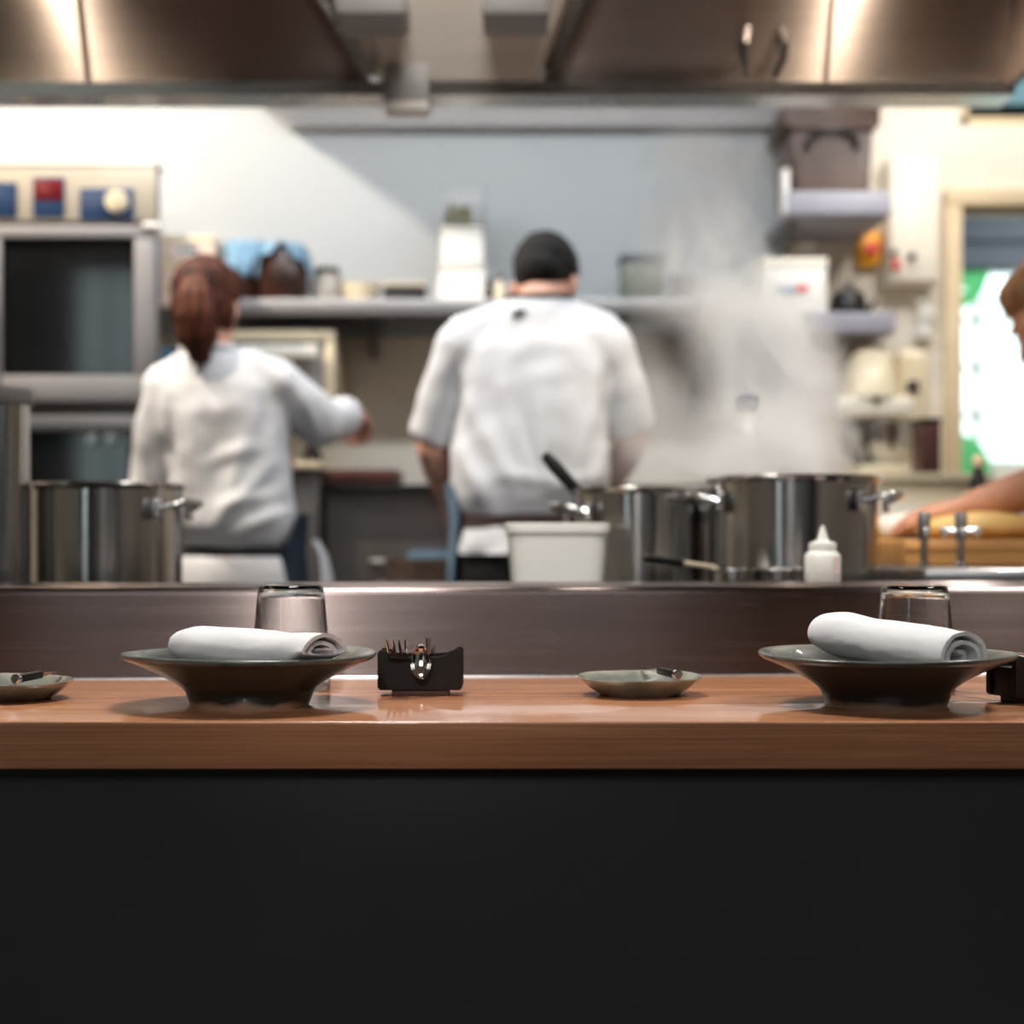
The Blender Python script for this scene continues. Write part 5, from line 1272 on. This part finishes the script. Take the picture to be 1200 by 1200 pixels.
folds_w = [(-0.60, 1.24, -0.66, 1.02, 0.020, 0.009), (-0.74, 1.26, -0.70, 1.03, 0.022, 0.008), (-0.55, 1.16, -0.68, 1.01, 0.018, 0.010), (-0.66, 1.06, -0.54, 1.09, 0.016, 0.008), (-0.78, 1.30, -0.79, 1.10, 0.014, -0.012), (-0.565, 1.34, -0.55, 1.22, 0.016, -0.010), (-0.70, 1.16, -0.58, 1.20, 0.018, 0.007), (-0.63, 1.00, -0.52, 1.05, 0.014, 0.009), (-0.50, 1.34, -0.45, 1.23, 0.014, 0.008)]
def disp_w(co, n):
    low = min(1, max(0, (1.36 - co.z) / 0.25))
    w = 0.008 * low * ncl((co.x * 9 - co.z * 3, co.y * 9, co.z * 3), 1.0, 7.3) + 0.004 * ncl(co, 19, 5.1)
    if co.y < PYw + 0.03:
        for f in folds_w: w += ridge(co.x, co.z, *f)
    return w
b.organic('jacket', W['cloth'], q, 0.007, 12, disp_w)
b = MB().tube([V(-0.708 + 0.066 * math.cos(2 * PI * k / 32), PYw + 0.008 + 0.061 * math.sin(2 * PI * k / 32), 1.43) for k in range(32)], 0.010, 8, closed=True, flat=1.0); b.build('collar', W['cloth'], q)
b = MB(); torso(b, [(0.78, -0.64, PYw, 0.150, 0.112), (0.88, -0.64, PYw, 0.150, 0.110), (0.975, -0.636, PYw, 0.124, 0.096)]); legs(b, hipw, fwm, 0.0, (0.088, 0.066, 0.056), 0.07)
b.organic('trousers', W['navy'], q, 0.009, 4, lambda co, n: 0.004 * ncl(co, 12, 8.2))
b = MB().loft([oval((-0.634, PYw, z), 0.128 + g, 0.102 + g, 48) for z, g in ((0.946, -0.004), (0.949, 0.004), (0.958, 0.005), (0.968, 0.005), (0.971, -0.003))], (False, False)); b.build('apron_tie', W['ink'], q)
drape(q, 'navy_apron', W['navy'], -0.634, PYw, 0.140, 0.112, -0.72, 0.9, [(1.045, 0.012, 0.25, 0.2), (1.0, 0.010, 0.12, 0), (0.955, 0.006, 0, 0), (0.90, 0.012, 0, 0), (0.8, 0.02, 0, 0), (0.62, 0.03, 0, 0)], lab='navy apron wrapped around the hip')
drape(q, 'white_towel', W['cloth'], -0.634, PYw, 0.138, 0.110, PI + 0.05, 2 * PI - 0.80, [(0.946, 0.0, 0, 0), (0.935, 0.008, 0, 0.0), (0.90, 0.014, 0, 0.04), (0.85, 0.016, 0, 0.10), (0.74, 0.018, 0, 0.1)], fold=0.005, ff=14, lab='white towel tucked in at the back')
drape(q, 'side_towel', W['cloth'], -0.58, PYw + 0.04, 0.135, 0.10, -0.35, 0.25, [(0.985, -0.02, 0, -0.2), (0.95, 0.0, 0, 0), (0.90, 0.012, -0.1, 0), (0.84, 0.018, -0.15, 0), (0.74, 0.02, -0.15, 0)], nseg=12, lab='white towel hanging at the right hip')
make_shoes(q, fwm, (0, 1, 0))

# ------------------------------------------------------------------ person at the right edge, leaning over the board
PYr = 3.30
q = thing('person', 'person at the right edge bending over the wooden board, bare forearms on the dough', 'person', (1.32, PYr + 0.1, 0))
hr = head_matrix((1.094, PYr, 1.437), (-0.84, -0.05, -0.54), (-0.5, 0, 0.85))
b = MB(); add_head(b, hr)
b.limb([V(1.29, PYr + 0.02, 1.36), V(1.22, PYr + 0.01, 1.39), V(1.135, PYr, 1.42)], [0.062, 0.056, 0.056], 18)
spine = [(V(1.46, PYr + 0.05, 0.86), 0.15, 0.11), (V(1.45, PYr + 0.05, 1.02), 0.135, 0.10), (V(1.42, PYr + 0.04, 1.17), 0.15, 0.105), (V(1.37, PYr + 0.03, 1.29), 0.165, 0.10), (V(1.31, PYr + 0.02, 1.36), 0.10, 0.06)]
def bent(mb, rows, grow=0.0, n=36):
    R = []
    for i, (c, wide, deep) in enumerate(rows):
        t = (rows[min(i + 1, len(rows) - 1)][0] - rows[max(i - 1, 0)][0]).normalized()
        y = V(0, 1, 0); x = y.cross(t).normalized()
        R.append([c + y * (wide + grow) * math.cos(2 * PI * k / n) + x * (deep + grow) * math.sin(2 * PI * k / n) for k in range(n)])
    mb.loft(R)
bent(b, spine)
sN, eN, wN = V(1.335, PYr - 0.15, 1.295), V(1.10, PYr - 0.18, 1.118), V(0.895, PYr - 0.12, 1.054)
sF, eF, wF = V(1.335, PYr + 0.19, 1.295), V(1.155, PYr + 0.12, 1.105), V(0.965, PYr + 0.0, 1.054)
for s_, e_, w_ in ((sN, eN, wN), (sF, eF, wF)): b.limb([s_, s_.lerp(e_, 0.5), e_, e_.lerp(w_, 0.4), w_], [0.05, 0.044, 0.041, 0.042, 0.028], 16)
add_hand(b, wN, V(-0.95, 0.1, -0.16), V(0, -0.1, 1), 1, 0.35)
add_hand(b, wF, V(-0.95, -0.15, -0.1), V(0, 0.1, 1), -1, 0.35)
fr = [V(1.47, PYr - 0.05, 0), V(1.47, PYr + 0.14, 0)]
hipr = [V(1.47, PYr - 0.03, 0.88), V(1.47, PYr + 0.13, 0.88)]
legs(b, hipr, fr, 0.05, (0.075, 0.05, 0.038))
b.organic('body', W['skin2'], q, 0.006, 4)
eyes(q, hr)
hair_cap(q, hr, W['hair_b'], [((-0.022, 0, 0.040), (0.098, 0.082, 0.088)), ((-0.055, 0, -0.015), (0.058, 0.070, 0.066)), ((0.022, 0, 0.068), (0.066, 0.066, 0.052))], amp=0.006, freq=45, seed=6.0)
rowsr = [(c, w + 0.018, d_ + 0.018) for c, w, d_ in spine[1:]]
b = MB(); bent(b, [(V(1.455, PYr + 0.05, 0.95), 0.155, 0.125)] + rowsr)
for s_, e_ in ((sN, eN), (sF, eF)): b.tube([s_ + V(0.03, 0, 0.0), s_, s_.lerp(e_, 0.35), s_.lerp(e_, 0.68)], [0.066, 0.072, 0.066, 0.060], 20).ell(s_, 0.072)
b.organic('shirt', W['cloth'], q, 0.008, 5, lambda co, n: 0.006 * ncl((co.x * 9, co.y * 9, co.z * 5), 1.0, 9.0))
b = MB(); torso(b, [(0.80, 1.46, PYr + 0.05, 0.115, 0.155), (0.96, 1.455, PYr + 0.05, 0.118, 0.148)]); legs(b, hipr, fr, 0.0, (0.09, 0.068, 0.058), 0.07)
b.organic('trousers', W['navy'], q, 0.009, 4)
make_shoes(q, fr, (-1, 0, 0))

# ================================================================== STEAM
def steam(name, lab, base, blobs, hull, dens, seed):
    """soft white vapour: gaussian puffs broken up by noise, inside a closed plume"""
    m = bpy.data.materials.new(name); m.use_nodes = True; nt = m.node_tree
    nt.nodes.remove(nt.nodes['Principled BSDF']); N = nt.nodes.new; L = nt.links.new
    tc = N('ShaderNodeTexCoord')
    nz = N('ShaderNodeTexNoise'); nz.inputs['Scale'].default_value = 6.5; nz.inputs['Detail'].default_value = 3.5; nz.inputs['Distortion'].default_value = 1.1
    mp = N('ShaderNodeMapping'); mp.inputs['Location'].default_value = (seed, seed, seed); mp.inputs['Scale'].default_value = (1.0, 1.0, 0.75)
    L(tc.outputs['Object'], mp.inputs[0]); L(mp.outputs[0], nz.inputs['Vector'])
    acc = None
    for c, r, a in blobs:
        c = c - base
        sb = N('ShaderNodeVectorMath'); sb.operation = 'SUBTRACT'; sb.inputs[1].default_value = c; L(tc.outputs['Object'], sb.inputs[0])
        dv = N('ShaderNodeVectorMath'); dv.operation = 'DIVIDE'; dv.inputs[1].default_value = r; L(sb.outputs[0], dv.inputs[0])
        dt = N('ShaderNodeVectorMath'); dt.operation = 'DOT_PRODUCT'; L(dv.outputs[0], dt.inputs[0]); L(dv.outputs[0], dt.inputs[1])
        ng = N('ShaderNodeMath'); ng.operation = 'MULTIPLY'; ng.inputs[1].default_value = -1.6; L(dt.outputs['Value'], ng.inputs[0])
        ex = N('ShaderNodeMath'); ex.operation = 'EXPONENT'; L(ng.outputs[0], ex.inputs[0])
        ml = N('ShaderNodeMath'); ml.operation = 'MULTIPLY'; ml.inputs[1].default_value = a; L(ex.outputs[0], ml.inputs[0])
        if acc is None: acc = ml
        else:
            ad = N('ShaderNodeMath'); ad.operation = 'ADD'; L(acc.outputs[0], ad.inputs[0]); L(ml.outputs[0], ad.inputs[1]); acc = ad
    mr = N('ShaderNodeMapRange'); mr.inputs['From Min'].default_value = 0.36; mr.inputs['From Max'].default_value = 0.68; mr.inputs['To Min'].default_value = 0.12; mr.inputs['To Max'].default_value = 1.7
    L(nz.outputs['Fac'], mr.inputs['Value'])
    mu = N('ShaderNodeMath'); mu.operation = 'MULTIPLY'; L(acc.outputs[0], mu.inputs[0]); L(mr.outputs[0], mu.inputs[1])
    sb = N('ShaderNodeMath'); sb.operation = 'MULTIPLY_ADD'; sb.inputs[1].default_value = dens; sb.inputs[2].default_value = -0.05 * dens; sb.use_clamp = False; L(mu.outputs[0], sb.inputs[0])
    mxx = N('ShaderNodeMath'); mxx.operation = 'MAXIMUM'; mxx.inputs[1].default_value = 0; L(sb.outputs[0], mxx.inputs[0])
    vs = N('ShaderNodeVolumeScatter'); vs.inputs['Color'].default_value = (0.985, 0.98, 0.97, 1); vs.inputs['Anisotropy'].default_value = 0.1
    L(mxx.outputs[0], vs.inputs['Density']); L(vs.outputs[0], nt.nodes['Material Output'].inputs['Volume'])
    b = MB(); b.loft([[V(cx + rx * math.cos(2 * PI * k / 28) * (1 + 0.05 * math.sin(3 * k)), cy + ry * math.sin(2 * PI * k / 28), z) for k in range(28)] for cx, cy, z, rx, ry in hull])
    b.xform(Matrix.Translation(-base))
    o = b.build(name, m, None, world=False); o.location = base
    tag(o, lab, 'steam'); o['kind'] = 'stuff'
    return o
def bl(px, py, d, rx, rz, ry, a):
    s = d / F; return (at(px, py, d), V(rx * s, ry, rz * s), a)
def hu(px, py, d, rpx, ry):
    s = d / F; c = at(px, py, d); return (c.x, c.y, c.z, rpx * s, ry)
base = V(0.487, 2.9, 1.10)
steam('steam', 'white steam rising in a tall plume from the largest stock pot', base,
      [bl(885, 540, 2.98, 105, 70, 0.12, 1.0), bl(908, 470, 3.17, 82, 80, 0.11, 1.2), bl(882, 400, 3.18, 62, 62, 0.13, 1.0), bl(825, 335, 3.18, 75, 60, 0.14, 0.55), bl(835, 255, 3.24, 100, 75, 0.14, 0.26), bl(835, 180, 3.28, 110, 50, 0.14, 0.16)],
      [hu(930, 566, 2.90, 85, 0.115), hu(905, 545, 2.95, 130, 0.17), hu(895, 470, 3.07, 165, 0.26), hu(870, 390, 3.12, 165, 0.26), hu(840, 310, 3.2, 165, 0.28), hu(835, 220, 3.26, 175, 0.28), hu(835, 130, 3.28, 120, 0.18)], 30, 2.4)
base = V(0.229, 3.0, 1.08)
steam('steam', 'thin white steam drifting over the man cook\'s right arm from the middle pot', base,
      [bl(765, 540, 3.1, 62, 60, 0.10, 0.8), bl(775, 470, 3.2, 50, 60, 0.10, 0.55), bl(760, 400, 3.3, 50, 50, 0.10, 0.2)],
      [hu(752, 573, 3.0, 60, 0.10), hu(760, 540, 3.08, 95, 0.14), hu(770, 470, 3.18, 85, 0.17), hu(765, 400, 3.28, 85, 0.16), hu(755, 340, 3.32, 50, 0.10)], 12, 6.1)

# ================================================================== LIGHTS
def lamp(name, kind, loc, e, col=(1, 1, 1), size=0.3, sy=None, target=None, spot=None, blend=0.5):
    d = bpy.data.lights.new(name, kind); d.energy = e; d.color = col
    if kind == 'AREA':
        d.size = size
        if sy: d.shape = 'RECTANGLE'; d.size_y = sy
    else: d.shadow_soft_size = size
    if kind == 'SPOT': d.spot_size = math.radians(spot); d.spot_blend = blend
    o = bpy.data.objects.new(name, d); C.objects.link(o); o.location = loc
    if target is not None: o.rotation_euler = (Vector(target) - Vector(loc)).to_track_quat('-Z', 'Y').to_euler()
    return o
WARM = (1.0, 0.83, 0.64)
lamp('wall_spot', 'SPOT', (-1.9, 3.7, 3.14), 300, (1.0, 0.86, 0.72), 0.035, target=(-0.9, 5.0, 1.5), spot=120, blend=0.6)
lamp('shelf_fill', 'SPOT', (1.0, 4.35, 2.85), 30, (1.0, 0.92, 0.83), 0.04, target=(1.1, 4.95, 1.4), spot=100, blend=0.6)  # fill added to brighten the side shelves, no fixture there
lamp('door_fill', 'SPOT', (1.85, 4.4, 3.0), 36, (1.0, 0.92, 0.83), 0.05, target=(1.55, 5.0, 1.8), spot=62, blend=0.6)  # unseen light added to lift the door end of the back wall
lamp('rear_wall_fill', 'AREA', (0.1, 3.73, 2.32), 20, (0.92, 0.96, 1.0), 2.4, 0.06, target=(0.1, 5.0, 1.25))  # added fill behind the hood, brightens the whole back wall
lamp('aisle_fill', 'AREA', (0.0, 3.80, 3.1), 9, (0.88, 0.94, 1.0), 2.6, 0.15, target=(0.0, 3.80, 0))  # overhead fill added above the aisle
for xp in (-1.055, 0.785):
    lamp('hood_light', 'SPOT', (xp, 3.25, 2.43), 60, WARM, 0.015, target=(xp, 3.58, 2.0), spot=80, blend=0.6)
lamp('hood_light', 'AREA', (-0.12, 2.75, 2.70), 15, (1.0, 0.95, 0.88), 0.4, target=(-0.1, 4.2, 1.4))
lamp('steam_backlight', 'SPOT', (1.25, 3.95, 2.28), 45, (1.0, 0.95, 0.9), 0.06, target=(0.48, 3.05, 1.25), spot=42, blend=0.6)  # added backlight that whitens the steam plume
lamp('pass_fill', 'SPOT', (0.62, 2.38, 1.80), 55, (1.0, 0.96, 0.9), 0.05, target=(0.50, 3.1, 1.28), spot=58, blend=0.7)  # added to light the steam and pots from the front
lamp('side_fill', 'SPOT', (1.25, 3.92, 2.22), 15, (1.0, 0.93, 0.85), 0.05, target=(1.08, 5.0, 1.55), spot=62, blend=0.6)  # extra fill put in for the right-hand wall and shelves
lamp('passage_fill', 'AREA', (2.1, 5.75, 2.27), 14, (0.9, 0.96, 1.0), 0.5, target=(2.1, 6.2, 1.6))  # fill added to brighten the passage beyond the door
lamp('pass_fill', 'SPOT', (0.2, 2.3, 1.82), 15, (1.0, 0.96, 0.9), 0.05, target=(0.15, 2.75, 0.9), spot=75, blend=0.7)  # unseen spot added to brighten the white tub
for x in (-1.5, -0.2, 1.1):
    lamp('bar_pendant', 'SPOT', (x, 1.93, 1.95), 52, (1.0, 0.97, 0.93), 0.16, target=(x, 1.98, 0.8), spot=104, blend=0.7)
lamp('dining_lamp', 'SPOT', (-0.27, -0.3, 2.0), 46, (1.0, 0.97, 0.93), 0.05, target=(-0.1, 2.2, 1.02), spot=26, blend=0.7)
lamp('dining_fill', 'AREA', (0, -1.2, 3.0), 33, (0.95, 0.97, 1.0), 2.5, 2.0, target=(0, 0.6, 0.5))

w = bpy.data.worlds.new('sky'); S.world = w; w.use_nodes = True
bg = w.node_tree.nodes['Background']; bg.inputs[0].default_value = (0.86, 0.95, 1.0, 1); bg.inputs[1].default_value = 2.4

# ================================================================== CAMERA
cd = bpy.data.cameras.new('camera'); cam = bpy.data.objects.new('camera', cd); C.objects.link(cam)
cam.location = (0, 0, ZC); cam.rotation_euler = (PI / 2, 0, 0)
cd.sensor_width = 36; cd.lens = 36 * F / 1200; cd.shift_y = (HY - 600) / 1200
cd.dof.use_dof = True; cd.dof.focus_distance = 1.82; cd.dof.aperture_fstop = 2.7
cd.clip_start = 0.05
S.camera = cam
S.view_settings.view_transform = 'Standard'; S.view_settings.look = 'None'
S.view_settings.exposure = 0.0; S.view_settings.gamma = 1.0
S.view_settings.use_curve_mapping = False
S.cycles.use_denoising = True
S.cycles.max_bounces = 8; S.cycles.diffuse_bounces = 4; S.cycles.glossy_bounces = 4; S.cycles.transmission_bounces = 8; S.cycles.transparent_max_bounces = 10; S.cycles.volume_bounces = 2
S.cycles.sample_clamp_indirect = 6
